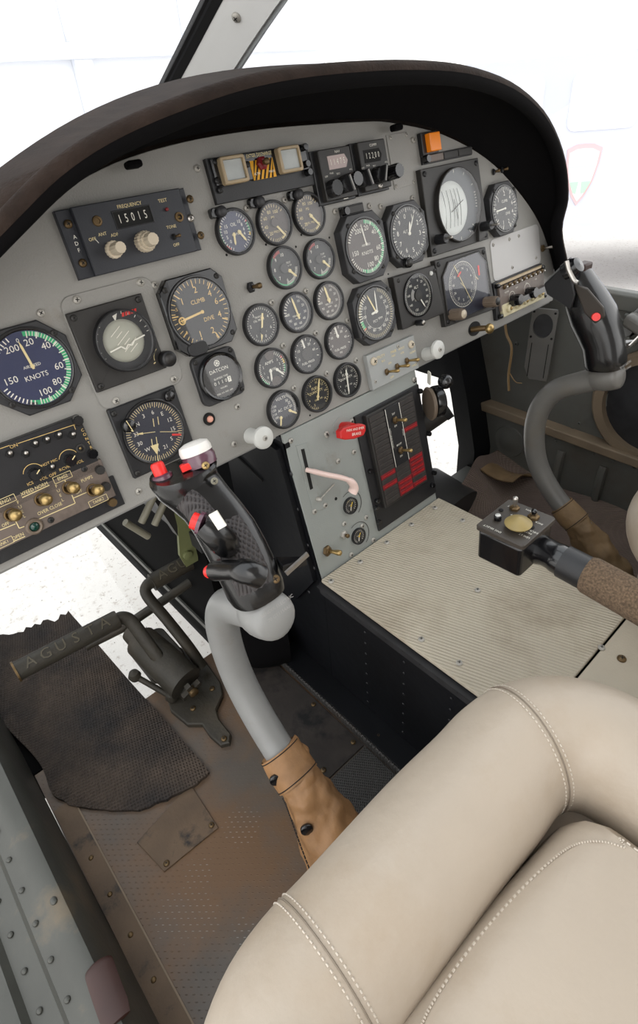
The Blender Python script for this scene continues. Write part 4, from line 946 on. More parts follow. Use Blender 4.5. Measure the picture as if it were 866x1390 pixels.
needle(P, fx, fy, .0131, 150, .024, .002, W, .1); b = P.mb(); b.lathe([(.008, .0126), (.008, .0142), (0, .0146)], 'charcoal', c=(fx, fy, 0), n=20); b.build('centre_cap')
b = P.mb(); b.lathe([(.0325, .0118), (.032, .0145), (.0305, .0146), (.0305, .012)], 'black_gloss', c=(fx, fy, 0), n=48); b.build('bezel_ring'); b = P.mb(); b.sheet(circ(fx, fy, .0305, 48), .0144, 'dial_glass'); b.build('glass')
kx, ky = P.l(585, 371, .012); b = P.mb(); b.lathe([(.0035, .012), (.003, .0135), (0, .014)], 'knob_white', c=(kx, ky, 0), n=16); b.build('warning_lamp')
kx, ky = P.l(571, 438, .02); put('set_knob', knob_mesh(.0045, .014, 'black', 'steel'), P.o, (kx, ky, .012))
for (px, py) in ((541, 381), (590, 367)): x, y = P.l(px, py, .012); screw(P.o, x, y, .0115, .003, 'charcoal')

# ================================================================== RADIO AND SWITCH PANELS
def quad(P, cs, off): return [P.l(x, y, off) for x, y in cs]
def ctr(q): return sum(k[0] for k in q) / len(q), sum(k[1] for k in q) / len(q)
class Q:                                              # text / hardware placed by measured points on a panel thing
    def __init__(s, P, z): s.P = P; s.z = z
    def t(s, b, st, px, py, size, m='mark_white', rot=0, sx=1.0): x, y = s.P.l(px, py, s.z); b.text(st, x, y, s.z + .0003, size, m, rot, sx)
    def xy(s, px, py, off=None): return s.P.l(px, py, s.z if off is None else off)
# ADF receiver
P = PT('direction_finder_radio', 'dark slate radio box lettered ADF with frequency window 15015 and two cream knobs', 'radio', 176, 316, .012)
q = quad(P, ((76, 287), (250, 254), (275, 338), (112.6, 379)), .010); cx, cy = ctr(q); w_ = .1445; h_ = .0645
b = P.mb(); b.prism(rrect(cx, cy, w_, h_), 0, .006, 'plastic_dark', .0008); b.prism(rrect(cx + .003, cy, w_ - .024, h_), .006, .012, 'plastic_dark', .0008); b.build('case')
F_ = Q(P, .012); b = P.mb()
F_.t(b, 'FREQUENCY', 175.5, 278.4, .0048, C_); F_.t(b, 'TEST', 220.5, 272.4, .0048, C_); F_.t(b, 'TONE', 232.5, 308, .0044, C_); F_.t(b, 'OFF', 239.4, 332.4, .0044, C_)
F_.t(b, 'OFF', 125.4, 325, .0044, C_); F_.t(b, 'ANT', 139, 318, .0044, C_); F_.t(b, 'ADF', 155.4, 319, .0044, C_)
F2 = Q(P, .0065)
for s_, x_, y_ in (('A', 101.5, 322), ('D', 104, 331), ('F', 107, 340)): F_.t(b, s_, x_, y_, .0052, W)
x, y = F_.xy(134, 330); b.line(x, y, x - .002, y + .004, .0006, .0124, W); b.build('lettering')
x, y = F_.xy(181, 294.5); b = P.mb(); b.prism(rrect(x, y, .041, .0155), .0115, .0122, 'slot'); b.ringp(rrect(x, y, .043, .0175), rrect(x, y, .041, .0155), .0118, .0128, 'black', .0003)
for k, ch in enumerate('15015'): b.text(ch, x - .015 + k * .0072, y, .0125, .0115, W, 0, .62)
b.build('frequency_window')
x, y = F_.xy(149.5, 340.5, .006); k_ = put('mode_knob', knob_mesh(.0088, .005, 'knob_cream', None, 16), P.o, (x + .001, y, .012)); put('knob_cap', knob_mesh(.0062, .020, 'knob_cream', None, 12), k_, (0, 0, .001))
x, y = F_.xy(190.5, 330, .006); k_ = put('tuning_knob', knob_mesh(.0105, .010, 'knob_cream', None, 20), P.o, (x + .001, y, .012)); k2 = put('knob_cap', knob_mesh(.0088, .013, 'knob_cream', None, 16), k_, (0, 0, .001)); put('knob_tip', knob_mesh(.0068, .024, 'knob_cream', None, 12), k_, (0, 0, .001))
x, y = F_.xy(225.6, 284.5); put('test_button', knob_mesh(.0018, .003, 'dark_red'), P.o, (x, y, .012))
x, y = F_.xy(243, 294.6); b = P.mb(); b.lathe([(.0052, .012), (.0048, .0135), (.003, .0138), (.0028, .0125)], 'brass_dark', c=(x, y, 0), n=20); b.lathe([(.0018, .012), (0, .014)], 'brass', c=(x, y, 0), n=10); b.build('jack')
x, y = F_.xy(132, 300); b = P.mb(); b.lathe([(.0052, .012), (.0045, .0132), (.0028, .0134), (.0026, .0122)], 'brass_dark', c=(x, y, 0), n=20); b.build('jack')
x, y = F_.xy(235.5, 321.6); put('tone_switch', toggle_mesh(.0018, .009, 'brass_dark', 'slot'), P.o, (x, y, .012), (0, R(40), 0))
x, y = F_.xy(258.6, 296); screw(P.o, x, y, .0115, .0042, 'steel')
for (px, py) in ((92.7, 304), (112.5, 357), (254.7, 271.5), (269.4, 320.4)): x, y = P.l(px, py, .007); screw(P.o, x, y, .006 if px < 200 else .012, .0042, 'brass_dark')
# fire bottle discharge panel
P = PT('extinguisher_panel', 'black switch panel lettered EXTGR DISCHARGE with two square lamps and yellow hazard stripes', 'switch panel', 352, 232, .008)
q = quad(P, ((279.7, 215.3), (418, 194.7), (425, 251), (296, 277.6)), .006); cx, cy = ctr(q)
b = P.mb(); b.prism(rrect(cx, cy, .150, .047), 0, .006, 'black', .0006); b.prism(rrect(cx - .001, cy + .0085, .140, .0275), .006, .0085, 'black_gloss', .0005); b.build('case')
F_ = Q(P, .0085); b = P.mb(); F_.t(b, 'EXTGR DISCHARGE', 351.5, 210, .0054, C_, 0, .78); b.build('lettering')
for (px, py) in ((317.8, 230), (393.7, 216)):
    x, y = P.l(px, py, .014); b = P.mb(); b.ringp(rrect(x, y, .034, .0285, .003), rrect(x, y, .027, .0215, .001), .0085, .0165, 'lamp_frame', .001); o = b.build('warning_lamp')
    b = MB(o).local(); b.prism(rrect(x, y, .0268, .0213), .0085, .0140, 'lamp_lens', .0005); b.build('lens')
x, y = P.l(357, 229.5, .0085); b = P.mb(); b.prism(rrect(x, y, .034, .0205), .0085, .0092, 'hazard_yellow')
for k in range(6):
    x0 = -.0215 + k * .0062; c_ = [(x0, -.0102), (x0 + .0026, -.0102), (x0 + .0126, .0102), (x0 + .010, .0102)]; c_ = [(min(.017, max(-.017, a)), d) for a, d in c_]
    b.add([(x + a, y + d, .0095) for a, d in c_], [(0, 1, 2, 3)], 'slot')
b.text('ALTN', x - .011, y - .004, .0101, .0036, W); b.text('MAIN', x + .011, y - .004, .0101, .0036, W); b.build('hazard_plate')
x, y = P.l(354.4, 222, .0092); put('guarded_switch', toggle_mesh(.004, .014, 'brass_dark', 'dark_red'), P.o, (x, y, .0092))
for (px, py) in ((378, 216), (336, 223)): x, y = P.l(px, py, .009); screw(P.o, x, y, .0085, .0035, 'black')
for (px, py) in ((416, 199), (419, 221.8), (422, 233)): x, y = P.l(px, py, .012); put('knurled_screw', knob_mesh(.0042, .009, 'black_gloss', None, 10), P.o, (x - .002, y, .005))
for (px, py) in ((292.5, 219), (295, 245), (299, 257.5)): x, y = P.l(px, py, .008); screw(P.o, x, y, .0075, .0038, 'black')
# radio heads
for (nm, lab, cs, name_, tx, freq, disp, knobs, tl, wmat) in (
    ('navigation_radio', 'black radio head lettered NAV with pale window reading 11475', ((427.3, 204.7), (475, 194.3), (488.6, 268), (442.9, 277.5)), 'NAV', (457.4, 205.7), '114.75', (458.5, 219.3), ((461, 251, 0), (476, 245.5, 1)), ((443, 240), (450, 235.5), (459, 236), (476, 230)), 'display_glare'),
    ('communication_radio', 'black radio head lettered COMM with figures 122.00, right of the other radio', ((479, 193), (524, 186), (533, 254.6), (498, 265)), 'COMM', (506, 196.8), '122.00', (506, 211), ((501, 238, 1), (522, 233, 1)), ((492.5, 228.5), (499.5, 225), (508, 225.5), (524, 220)), 'slot')):
    c0 = ctr(cs); P = PT(nm, lab, 'radio', c0[0], c0[1], .016)
    q = quad(P, cs, .016); x0, y0 = ctr(q); ww = (q[1][0] - q[0][0] + q[2][0] - q[3][0]) / 2; hh = (q[0][1] - q[3][1] + q[1][1] - q[2][1]) / 2
    b = P.mb(); b.prism(rrect(x0 - .001, y0, ww + .003, hh), 0, .008, 'black', .0008); b.prism(rrect(x0 + .001, y0 + .001, ww - .006, hh - .004, .002), .008, .016, 'charcoal', .001); b.build('case')
    F_ = Q(P, .016); b = P.mb(); F_.t(b, name_, tx[0], tx[1], .0044, W)
    for st, (a, c) in zip(('OFF', 'PWR', 'TEST', 'VOL'), tl): F_.t(b, st, a, c, .0030, W)
    if nm[0] == 'n': x, y = F_.xy(469.5, 269.5); b.line(x - .004, y, x + .004, y, .0008, .0163, W)
    b.build('lettering')
    x, y = F_.xy(*disp); b = P.mb(); d_ = [(-.017, -.0078), (.013, -.0078), (.0175, 0), (.013, .0078), (-.017, .0078)]
    b.prism([(x + a, y + c) for a, c in d_], .0158, .0164, wmat)
    for k, ch in enumerate(freq.replace('.', '')): b.text(ch, x - .0125 + k * .0058, y, .0167, .0098, W, 0, .6)
    if nm[0] == 'c': b.text('.', x + .0019, y - .001, .0167, .0098, W)
    b.build('frequency_window')
    for (px, py, ptr) in knobs:
        x, y = P.l(px, py, .030); k_ = put('control_knob', knob_mesh(.0105, .012, 'black', None, 14), P.o, (x - .002, y - .002, .016))
        if ptr:
            b = MB(k_).local(); b.T = Matrix.Translation((0, 0, 0)); b.prism([(-.0026, -.010), (.0026, -.010), (.0022, .010), (-.0022, .010)], .012, .019, 'black', .0006); b.prism(rrect(0, 0, .0018, .019), .019, .0194, 'mark_grey'); bb = b.build('pointer')
            bb.rotation_euler = (0, 0, R(14 if px < 510 else -22))
    if nm[0] == 'c':
        x, y = P.l(541, 231.5, .034); k_ = put('tuning_knob', knob_mesh(.0095, .030, 'black_gloss', None, 16), P.o, (x - .004, y, .010)); x, y = F_.xy(516, 251.5); screw(P.o, x, y, .0155, .0042, 'steel')
    else:
        x, y = P.l(491, 241, .034); put('tuning_knob', knob_mesh(.0095, .024, 'black_gloss', None, 16), P.o, (x - .006, y, .010))
# thin cover plate beside the radios
P = PT('blanking_plate', 'small thin grey blanking plate right of the radio heads', 'plate', 544, 218)
q = quad(P, ((524, 183.5), (553, 178.7), (563.5, 249.4), (536, 257.7)), .001); b = P.mb(); b.prism([q[3], q[2], q[1], q[0]], 0, .0012, 'panel_paint', .0004); b.build('plate')
for (px, py) in ((550.5, 183), (560.5, 247.5), (537, 253), (529, 187)): x, y = P.l(px, py); screw(P.o, x, y, .001, .0026)
# amber caution lamp
P = PT('caution_lamp', 'orange square caution lamp in a black holder under the hood', 'lamp', 584, 194, .008)
b = P.mb(); b.prism(rrect(0, 0, .036, .030, .001), 0, .008, 'black', .001); b.build('holder')
b = P.mb(); b.prism(rrect(.002, 0, .024, .024, .001), .008, .017, 'amber_lens', .001); b.build('lens')
for k, (cs, lab) in enumerate(((((575, 216), (642, 204.5)), 'row of dark annunciator windows on a black strip above the attitude director'), (((464, 287), (495, 281.5)), 'short dark annunciator window strip above the right airspeed indicator'))):
    mx_, my_ = (cs[0][0] + cs[1][0]) / 2, (cs[0][1] + cs[1][1]) / 2; P = PT('annunciator_strip', lab, 'indicator', mx_, my_, .006)
    x0, _ = P.l(*cs[0], .006); x1, _ = P.l(*cs[1], .006); b = P.mb(); b.prism(rrect((x0 + x1) / 2, 0, x1 - x0, .0125), 0, .004, 'black', .0006); b.build('strip')
    n_ = 3 if k == 0 else 1; L_ = (x1 - x0 - .012) / n_
    for i in range(n_): b = P.mb(); b.prism(rrect(x0 + .011 + L_ * (i + .5), 0, L_ - .002, .0095), .004, .0065, 'brown_plate' if k == 0 and i == 0 else 'charcoal', .0006); b.build('window')
    put('knurled_screw', knob_mesh(.0055, .010, 'black_gloss', None, 10), P.o, (x0 + .004, 0, .003))
# press-to-test lamps
for (px, py, lab) in ((297, 287, 'small black lamp barrel above the blue oil gauge'), (349, 273.5, 'small black lamp barrel above the second gauge of the top row'), (402, 263.5, 'small black lamp barrel above the third gauge of the top row')):
    P = PT('press_test_lamp', lab, 'lamp', px + 5, py - .5, .012)
    b = P.mb(); b.prism(rrect(-.008, 0, .008, .011, .003), 0, .008, 'black_gloss', .001); b.build('base')
    put('barrel', knob_mesh(.0062, .013, 'black_edge', None, 0), P.o, (0, 0, 0))
# black toggle, brass-coloured toggles and lamps on the panel
P = PT('toggle_switch', 'small black toggle with brass tip, right of the amber-figured climb instrument', 'switch', 341, 390, .003); put('nut', toggle_mesh(.0036, .018, 'brass_dark', 'black'), P.o, (0, 0, 0), (0, R(20), 0))
P = PT('toggle_switch', 'nickel toggle switch on the far right of the panel by the blank white plate', 'switch', 737, 337, .002); put('lever', toggle_mesh(.0035, .026, 'steel', 'brass_dark'), P.o, (0, 0, 0), (0, R(10), 0))
P = PT('toggle_switch', 'small steel toggle switch right of the attitude director, in the shade of the hood', 'switch', 676, 232, .002)
for i, dx in enumerate((-.012, .012)): put('lever', toggle_mesh(.0028, .012, 'brass_dark', 'black'), P.o, (dx, 0, 0), (0, R(30), 0))
P = PT('press_button', 'black ringed push button with pinkish dome, right of the compass indicator', 'button', 285, 569, .003)
b = P.mb(); b.lathe([(.0078, 0), (.0078, .002), (.0066, .004), (.005, .004), (.0048, .002)], 'slot', n=24); b.build('ring'); b = P.mb(); b.lathe([(.0042, 0), (.0042, .004), (.003, .0058), (0, .0064)], 'pink_lens', n=20); b.build('dome')
P = PT('release_lever', 'brass knob in a dark oval hole near the lower right edge of the panel', 'lever', 645, 446, .002)
b = P.mb(); b.prism(circ(0, 0, .017, 28, .012), 0, .0012, 'slot'); b.build('recess'); b = P.mb(); b.tube([(-.010, .001, .001), (-.004, .001, .016), (.002, .0, .030)], [.0045, .005, .0045], 'brass_dark', n=12); b.build('shaft'); b = P.mb(); b.lathe([(.003, -.006), (.0078, -.003), (.009, 0), (.0078, .004), (.004, .007), (0, .0075)], 'brass', c=(.001, -.001, .030), n=24); b.build('knob')
for (px, py, qx, qy, lab) in ((342, 592, 358.8, 594.5, 'round white pull knob with centre screw, below the voltmeter'), (580, 481, 596, 474.5, 'round white pull knob with centre screw, right of the utility switch plate')):
    P = PT('pull_knob', lab, 'knob', px, py, .004); x, y = P.l(qx, qy, .030)
    b = P.mb(); b.tube([(0, 0, 0), (x * .3, y * .3, .014), (x, y, .026)], [.0105, .0098, .009], 'knob_white', n=24); b.build('shaft')
    b = P.mb(); b.lathe([(.008, .022), (.013, .0235), (.0148, .026), (.0142, .0295), (.012, .031), (0, .0318)], 'knob_white', c=(x, y, 0), n=36); b.build('disc')
    screw(P.o, x, y, .0312, .0036)
# blank plate right
P = PT('blanking_plate', 'large blank pale plate with rounded corners and small screws, above the right audio panel', 'plate', 702, 345)
q = quad(P, ((664, 325), (727, 306), (738, 356), (671, 382)), .001); x0, y0 = ctr(q); b = P.mb(); b.prism(rrect(x0, y0, (q[1][0] - q[0][0] + q[2][0] - q[3][0]) / 2, (q[0][1] - q[3][1] + q[1][1] - q[2][1]) / 2, .010, 5), 0, .0014, 'plate_paint', .0005); b.build('plate')
for (px, py) in ((668.5, 332.5), (690.5, 325), (703, 320.5), (726.5, 350), (694.5, 363)): x, y = P.l(px, py); screw(P.o, x, y, .0012, .003)
# right audio selector
P = PT('audio_selector', 'dark audio selector with small studs above an ivory lamp strip, at the right end', 'switch panel', 704, 397, .012)
q = quad(P, ((670.7, 383.7), (737, 358.6), (735, 407), (677, 435)), .010); x0 = (q[0][0] + q[3][0]) / 2; x1 = q[1][0]; y1 = (q[0][1] + q[1][1]) / 2; y0 = (q[3][1] + q[2][1]) / 2; w_ = x1 - x0; xc = (x0 + x1) / 2
b = P.mb(); b.prism(rrect(xc, (y0 + y1) / 2, w_, y1 - y0), 0, .008, 'black', .0006); b.prism(rrect(xc + .003, y1 - .030, w_ - .012, .042), .008, .012, 'brown_plate', .0006); b.build('case')
for i in range(9): put('stud', toggle_mesh(.0022, .008, 'steel', 'brass_dark'), P.o, (x0 + .024 + i * (w_ - .034) / 8, y1 - .012, .012))
b = P.mb(); b.prism(rrect(xc, y1 - .0045, w_ - .01, .005), .008, .0125, 'lamp_frame', .001); b.build('edge_light')
b = P.mb()
for i, st in enumerate(('COMM', 'NAV', 'ICS', 'VOL')): b.text(st, x0 + .03 + i * .032, y1 - .022, .0124, .004, W)
b.arc(x0 + .045, y1 - .034, .009, .0097, -120, 120, .0124, W); b.arc(x0 + .095, y1 - .032, .009, .0097, -120, 120, .0124, W); b.build('lettering')
for i in range(2): put('selector_knob', knob_mesh(.010, .020, 'black_gloss', None, 12), P.o, (x0 + .045 + .05 * i, y1 - .040, .010))
b = P.mb(); b.bar((x0 + .030, y1 - .043, .020), (x1 - .004, y1 - .043, .020), .010, .010, 'black_gloss'); b.build('switch_bar')
b = P.mb(); b.prism(rrect(xc + .002, y0 + .013, w_ - .018, .022, .003), .008, .014, 'ivory', .001); o = b.build('lamp_strip')
for i in range(5):
    b = MB(o).local(); b.lathe([(.007, .014), (.0065, .018), (.004, .0195), (0, .020)], 'ivory', c=(x0 + .028 + i * (w_ - .052) / 4, y0 + .014, 0), n=18); b.lathe([(.0035, .0195), (.003, .021), (0, .0214)], 'brass', c=(x0 + .028 + i * (w_ - .052) / 4, y0 + .014, 0), n=12); b.build('lamp')
for c in ((x0 + .006, y0 + .006), (x1 - .006, y0 + .006), (x1 - .006, y1 - .006), (x0 + .006, y1 - .006)): put('knurled_screw', knob_mesh(.004, .011, 'black_gloss'), P.o, (c[0], c[1], .004))
# utility switch plate
P = PT('utility_switch_plate', 'thick pale plate with three brass toggles in a row and faded lettering', 'switch panel', 533, 493, .010)
q = quad(P, ((496.7, 483), (562, 455.5), (568.5, 499), (507.5, 530)), .008); x0, y0 = ctr(q); w_ = (q[1][0] - q[0][0] + q[2][0] - q[3][0]) / 2; h_ = (q[0][1] - q[3][1] + q[1][1] - q[2][1]) / 2
b = P.mb(); b.prism(rrect(x0, y0, w_, h_), 0, .008, 'switch_plate', .0006); b.build('plate')
F_ = Q(P, .008)
for (px, py) in ((523.9, 504.9), (538, 497.9), (551.2, 490)): x, y = F_.xy(px, py); put('toggle', toggle_mesh(.0028, .022, 'brass', 'brass_dark'), P.o, (x, y, .008), (0, R(25), 0))
for (px, py) in ((507, 490.5), (557.7, 467.5)): x, y = F_.xy(px, py); k_ = put('quarter_turn_fastener', screw_mesh(.0062, 'knob_cream'), P.o, (x, y, .008))
for (px, py) in ((509.5, 518), (540, 470), (565.5, 491)): x, y = F_.xy(px, py); screw(P.o, x, y, .0078, .0028)
b = P.mb()
for st, px, py, sz in (('UTILITY', 516, 484.5, .006), ('PWR', 534, 477.5, .006), ('PITOT', 545, 473, .0048), ('BUS', 520, 490, .0042), ('FREE', 534, 483, .0042), ('HTR', 546, 479, .0042), ('ON', 529, 493, .0045), ('OFF', 532, 512, .005), ('NORM', 560, 478, .0045), ('OVRD', 562, 496, .0045)): F_.t(b, st, px, py, sz, 'mark_cream')
b.build('lettering')
# left audio panel
P = PT('audio_selector', 'black audio panel lettered ON and HOT MIC with small toggles, at the lower left', 'switch panel', 66, 640, .010)
A_ = [P.l(106, 564, .010), P.l(134.5, 624.8, .010)]; xr = (A_[0][0] + A_[1][0]) / 2; y1 = A_[0][1]; ym = A_[1][1]
B_ = P.l(157, 675, .010); C3 = P.l(170, 686, .004); x0 = xr - .150
b = P.mb(); b.prism([(x0, ym - .01), (xr, ym - .01), (xr, y1), (x0, y1)], 0, .010, 'black', .0006); b.build('case')
F_ = Q(P, .010); b = P.mb()
for a in (((0, 609), (13, 604.5)), ((24, 602), (100, 576.7)), ((100, 576.7), (102.5, 583))):
    p0 = F_.xy(*a[0]); p1 = F_.xy(*a[1]); b.line(*p0, *p1, .0006, .0103, AM)
F_.t(b, 'ON', 18.6, 605.5, .0048, AM); F_.t(b, 'HOT MIC', 67, 628, .0040, AM); F_.t(b, 'ICS', 41, 656.5, .0044, AM); F_.t(b, 'VOL', 59, 649.5, .0044, AM); F_.t(b, 'OFF', 71.6, 644.4, .0044, AM); F_.t(b, 'RCVR', 87.5, 635.6, .0044, AM); F_.t(b, 'VOL', 108, 627, .0044, AM)
for i, ch in enumerate('CONTR'): F_.t(b, ch, 112 + i * 2.9, 584 + i * 5.8, .0044, AM)
for (px, py) in ((46, 642.4), (93.8, 622.8)): x, y = F_.xy(px, py); b.arc(x, y, .0095, .0101, -70, 70, .0103, AM)
b.build('lettering')
for (px, py) in ((13, 616), (34.3, 616), (47, 602.5), (62.8, 597), (79, 591), (97.8, 590.5), (69.7, 634)): x, y = F_.xy(px, py); put('toggle', toggle_mesh(.0022, .010, 'steel', 'slot', .3), P.o, (x, y, .010))
for (px, py) in ((46, 643), (93.8, 624)):
    x, y = F_.xy(px, py); put('volume_knob', knob_mesh(.0062, .009, 'black_gloss', None, 12), P.o, (x, y, .010)); b = P.mb(); b.line(x + .001, y + .001, x + .005, y + .004, .0010, .0193, C_); b.build('knob_mark')
x, y = F_.xy(109, 608.7); b = P.mb(); b.lathe([(.0052, .010), (.005, .0112), (.003, .0115), (.0028, .0102)], 'charcoal', c=(x, y, 0), n=20); b.lathe([(.0015, .0102), (0, .0115)], 'brass', c=(x, y, 0), n=8); b.build('jack')
for (px, py) in ((107, 571.5), (127, 616.5)): x, y = P.l(px, py, .016); put('knurled_screw', knob_mesh(.0055, .007, 'black_gloss', None, 10), P.o, (x, y, .009))
# fuel switch panel below it
P = PT('fuel_switch_panel', 'brown-grey switch panel lettered XFEED NORM, FUEL and PUMP with domed toggles', 'switch panel', 75, 688, .010)
B0 = P.l(135.4, 623.8, .010); B1 = P.l(157, 673, .010); C3 = P.l(170, 684, .004); xr = (B0[0] + B1[0]) / 2 + .001; y1 = B0[1]; y0 = B1[1]; x0 = xr - .165
b = P.mb(); b.prism([(x0, C3[1]), (C3[0], C3[1]), (C3[0], y0 + .02), (x0, y0 + .02)], 0, .004, 'black', .0005); b.build('base_plate')
b = P.mb(); b.prism([(x0, y0), (xr, y0), (xr, y1), (x0, y1)], .004, .010, 'brown_plate', .0005); b.build('plate')
F_ = Q(P, .010); b = P.mb()
for st, px, py, sz, rt in (('XFEED NORM', 46.7, 663.5, .0052, 0), ('OVER CLOSE', 67.7, 690.5, .0052, 0), ('OFF', 107, 667.6, .0048, 0), ('OFF', 7.5, 712, .0048, 0), ('PUMP2', 117.8, 650, .0050, 0), ('OPEN', 24.5, 728, .0052, 0), ('ENG2', 84.8, 647.7, .0050, 0), ('ENG1', 7.5, 680, .0050, 0), ('TANK2', 133.5, 679.7, .0046, 0), ('TANK1', 3, 738, .0046, 0)): F_.t(b, st, px, py, sz, C_, rt, .85)
for i, ch in enumerate('FUEL'): F_.t(b, ch, 76.5 + i * 2.8, 660 + i * 6.2, .0046, C_); F_.t(b, ch, 24.5 + i * 2.8, 682 + i * 6.2, .0046, C_)
def ln(a, c): p0 = F_.xy(*a); p1 = F_.xy(*c); b.line(*p0, *p1, .0009, .0103, C_)
for (px, py, ww) in ((84.8, 647.7, .0185), (7.5, 680, .0185), (133.5, 679.7, .0205), (3, 738, .0205)):
    x, y = F_.xy(px, py)
    for (a, c, d, e) in ((-1, -1, 1, -1), (1, -1, 1, 1), (1, 1, -1, 1), (-1, 1, -1, -1)): b.line(x + a * ww / 2, y + c * .0035, x + d * ww / 2, y + e * .0035, .0005, .0103, C_)
for a, c in (((53, 704.5), (102, 683)), ((102, 683), (97.5, 672)), ((98.5, 676.5), (118, 668)), ((0, 719.5), (21, 711)), ((20.5, 706), (26, 717)), ((26, 717), (33, 714.5)), ((30, 675.5), (67, 658.5)), ((18, 735), (34, 728)), ((88, 652), (90, 657)), ((130, 672), (129, 668))): ln(a, c)
b.build('lettering')
for (px, py) in ((56, 677.8), (93, 662), (15, 698.5), (126, 665)):
    x, y = F_.xy(px, py); k_ = put('toggle', hw('dome', lambda b_: (b_.lathe([(.0072, 0), (.0070, .0015), (.0052, .002), (.005, .0005)], 'brass_dark', n=24), b_.lathe([(.0030, 0), (.0034, .006), (.0052, .009), (.0064, .014), (.0052, .0185), (.002, .0205), (0, .0207)], 'brass', n=24))), P.o, (x, y, .010), (R(-8), R(8), 0))
x, y = F_.xy(47, 715, .012); b = P.mb(); b.lathe([(.0085, .010), (.0085, .012), (.0068, .0138), (.0052, .0132), (.005, .011)], 'knob_taupe', c=(x, y, 0), n=28); b.lathe([(.005, .011), (.0035, .0128), (0, .0135)], 'green_lens', c=(x, y, 0), n=20); b.build('indicator_lamp')
for (px, py) in ((114.4, 636.5), (69, 706)): x, y = F_.xy(px, py); screw(P.o, x, y, .0095, .0034, 'charcoal')
for (px, py) in ((137.5, 637.5), (145.5, 660)): x, y = P.l(px, py, .014); put('knurled_screw', knob_mesh(.005, .006, 'charcoal', None, 10), P.o, (x - .001, y, .010))
x, y = P.l(153, 682, .008); put('knurled_screw', knob_mesh(.005, .006, 'brass_dark', None, 10), P.o, (x, y, .004))

# ================================================================== CENTRE CONSOLE FACE
P = PT('caution_light_unit', 'black caution panel with three columns of dark and red legend tiles on the console face', 'indicator panel', 540, 622, .010)
q = quad(P, ((480.5, 567), (567.8, 521.6), (591, 670.4), (513.7, 721)), .004); x0, y0 = ctr(q); w_ = (q[1][0] - q[0][0] + q[2][0] - q[3][0]) / 2; h_ = (q[0][1] - q[3][1] + q[1][1] - q[2][1]) / 2
b = P.mb(); b.prism(rrect(x0 + .002, y0, w_, h_), 0, .004, 'black', .0005); b.build('base_plate')
q = quad(P, ((495.9, 564.5), (559.7, 533.7), (583, 652.6), (525, 689)), .012); x0, y0 = ctr(q); w_ = (q[1][0] - q[0][0] + q[2][0] - q[3][0]) / 2; h_ = (q[0][1] - q[3][1] + q[1][1] - q[2][1]) / 2
b = P.mb(); b.prism(rrect(x0, y0, w_, h_), .004, .011, 'charcoal', .0008); b.build('legend_frame')
NR = 17; rh = (h_ - .008) / NR; cw = (w_ - .006) / 3; redt = {(0, 11), (0, 13), (1, 14), (1, 15), (1, 16), (2, 5), (2, 11), (2, 12), (2, 13), (2, 14), (2, 16)}
def tile(m):
    def f(b_):
        b_.prism(rrect(0, 0, cw - .0012, rh - .0010), 0, .0016, m, .0004)
        rr = random.Random(2); x = -cw / 2 + .004
        while x < cw / 2 - .004: l_ = rr.uniform(.0012, .0028); b_.line(x, 0, x + l_, 0, .0014, .00175, 'red_paint' if m == 'dark_red' else 'black_edge'); x += l_ + .0008
    return hw('tile' + m, f)
for c in range(3):
    for r in range(NR):
        if c == 1 and r < 11: continue
        rd = (c, r) in redt; o = put('legend_tile', tile('dark_red' if rd else 'legend_dark'), P.o, (x0 + (c - 1) * cw, y0 + h_ / 2 - .004 - (r + .5) * rh, .011), None, 'red legend tile' if rd else None)
b = P.mb(); sy1 = y0 + h_ / 2 - .003; sy0 = sy1 - 11.2 * rh; b.prism([(x0 - cw / 2, sy0), (x0 + cw / 2, sy0), (x0 + cw / 2, sy1), (x0 - cw / 2, sy1)], .011, .0135, 'black', .0005)
for s_ in (-1, 1): b.line(x0 + s_ * (cw / 2 - .001), sy0 + .001, x0 + s_ * (cw / 2 - .001), sy1 - .001, .0010, .0138, W)
ty1 = sy1 - .024; ty2 = sy0 + .024
for st, yy in (('TEST', ty1 + .010), ('DIM', ty1 - .010), ('BRIGHT', ty2 + .010), ('DIM', ty2 - .010)): b.text(st, x0, yy, .0138, .0042, W, 0, .8)
b.text('CAUTION PANEL LIGHTS', x0 - cw / 2 + .0035, (sy0 + sy1) / 2, .0138, .003, W, R(90)); b.text('SWITCH', x0 + cw / 2 - .0035, (sy0 + sy1) / 2, .0138, .003, W, R(90)); b.build('switch_strip')
for yy in (ty1, ty2): put('toggle', toggle_mesh(.0032, .022, 'brass', 'brass_dark'), P.o, (x0, yy, .0135), (0, R(16), 0))
for (px, py) in ((504, 640), (512, 690), (516, 709), (588, 659), (583, 589), (571, 531), (590, 642), (513, 680)): x, y = P.l(px, py, .008); put('knurled_screw', knob_mesh(.0042, .007, 'black_gloss', None, 10), P.o, (x, y, .003))
# parking brake handle
P = PT('parking_brake_handle', 'red handle lettered PARK AND EMER BRAKE in white', 'handle', 466, 580, .003)
b = P.mb(); b.prism(circ(0, .002, .018, 28, .014), 0, .001, 'console_paint', .0003); b.build('escutcheon')
b = P.mb(); x, y = P.l(481, 586, .032); b.tube([(0, 0, 0), (.002, 0, .012), (x * .4, y * .5 + .001, .026)], [.0075, .0085, .009], 'red_paint', n=16)
b.T = Matrix.Translation((x, y, .028)) @ Matrix.Rotation(R(-14), 4, 'Z')
b.prism([(-.026, -.006), (-.018, -.009), (0, -.0105), (.018, -.008), (.0225, -.002), (.0225, .006), (.016, .009), (-.004, .0095), (-.020, .008), (-.027, .004)], -.005, .005, 'red_paint', .0015)
b.text('PARK AND EMER', .001, .0035, .0053, .0050, W, 0, .9); b.text('BRAKE', .003, -.0035, .0053, .0060, W); b.build('handle_grip')
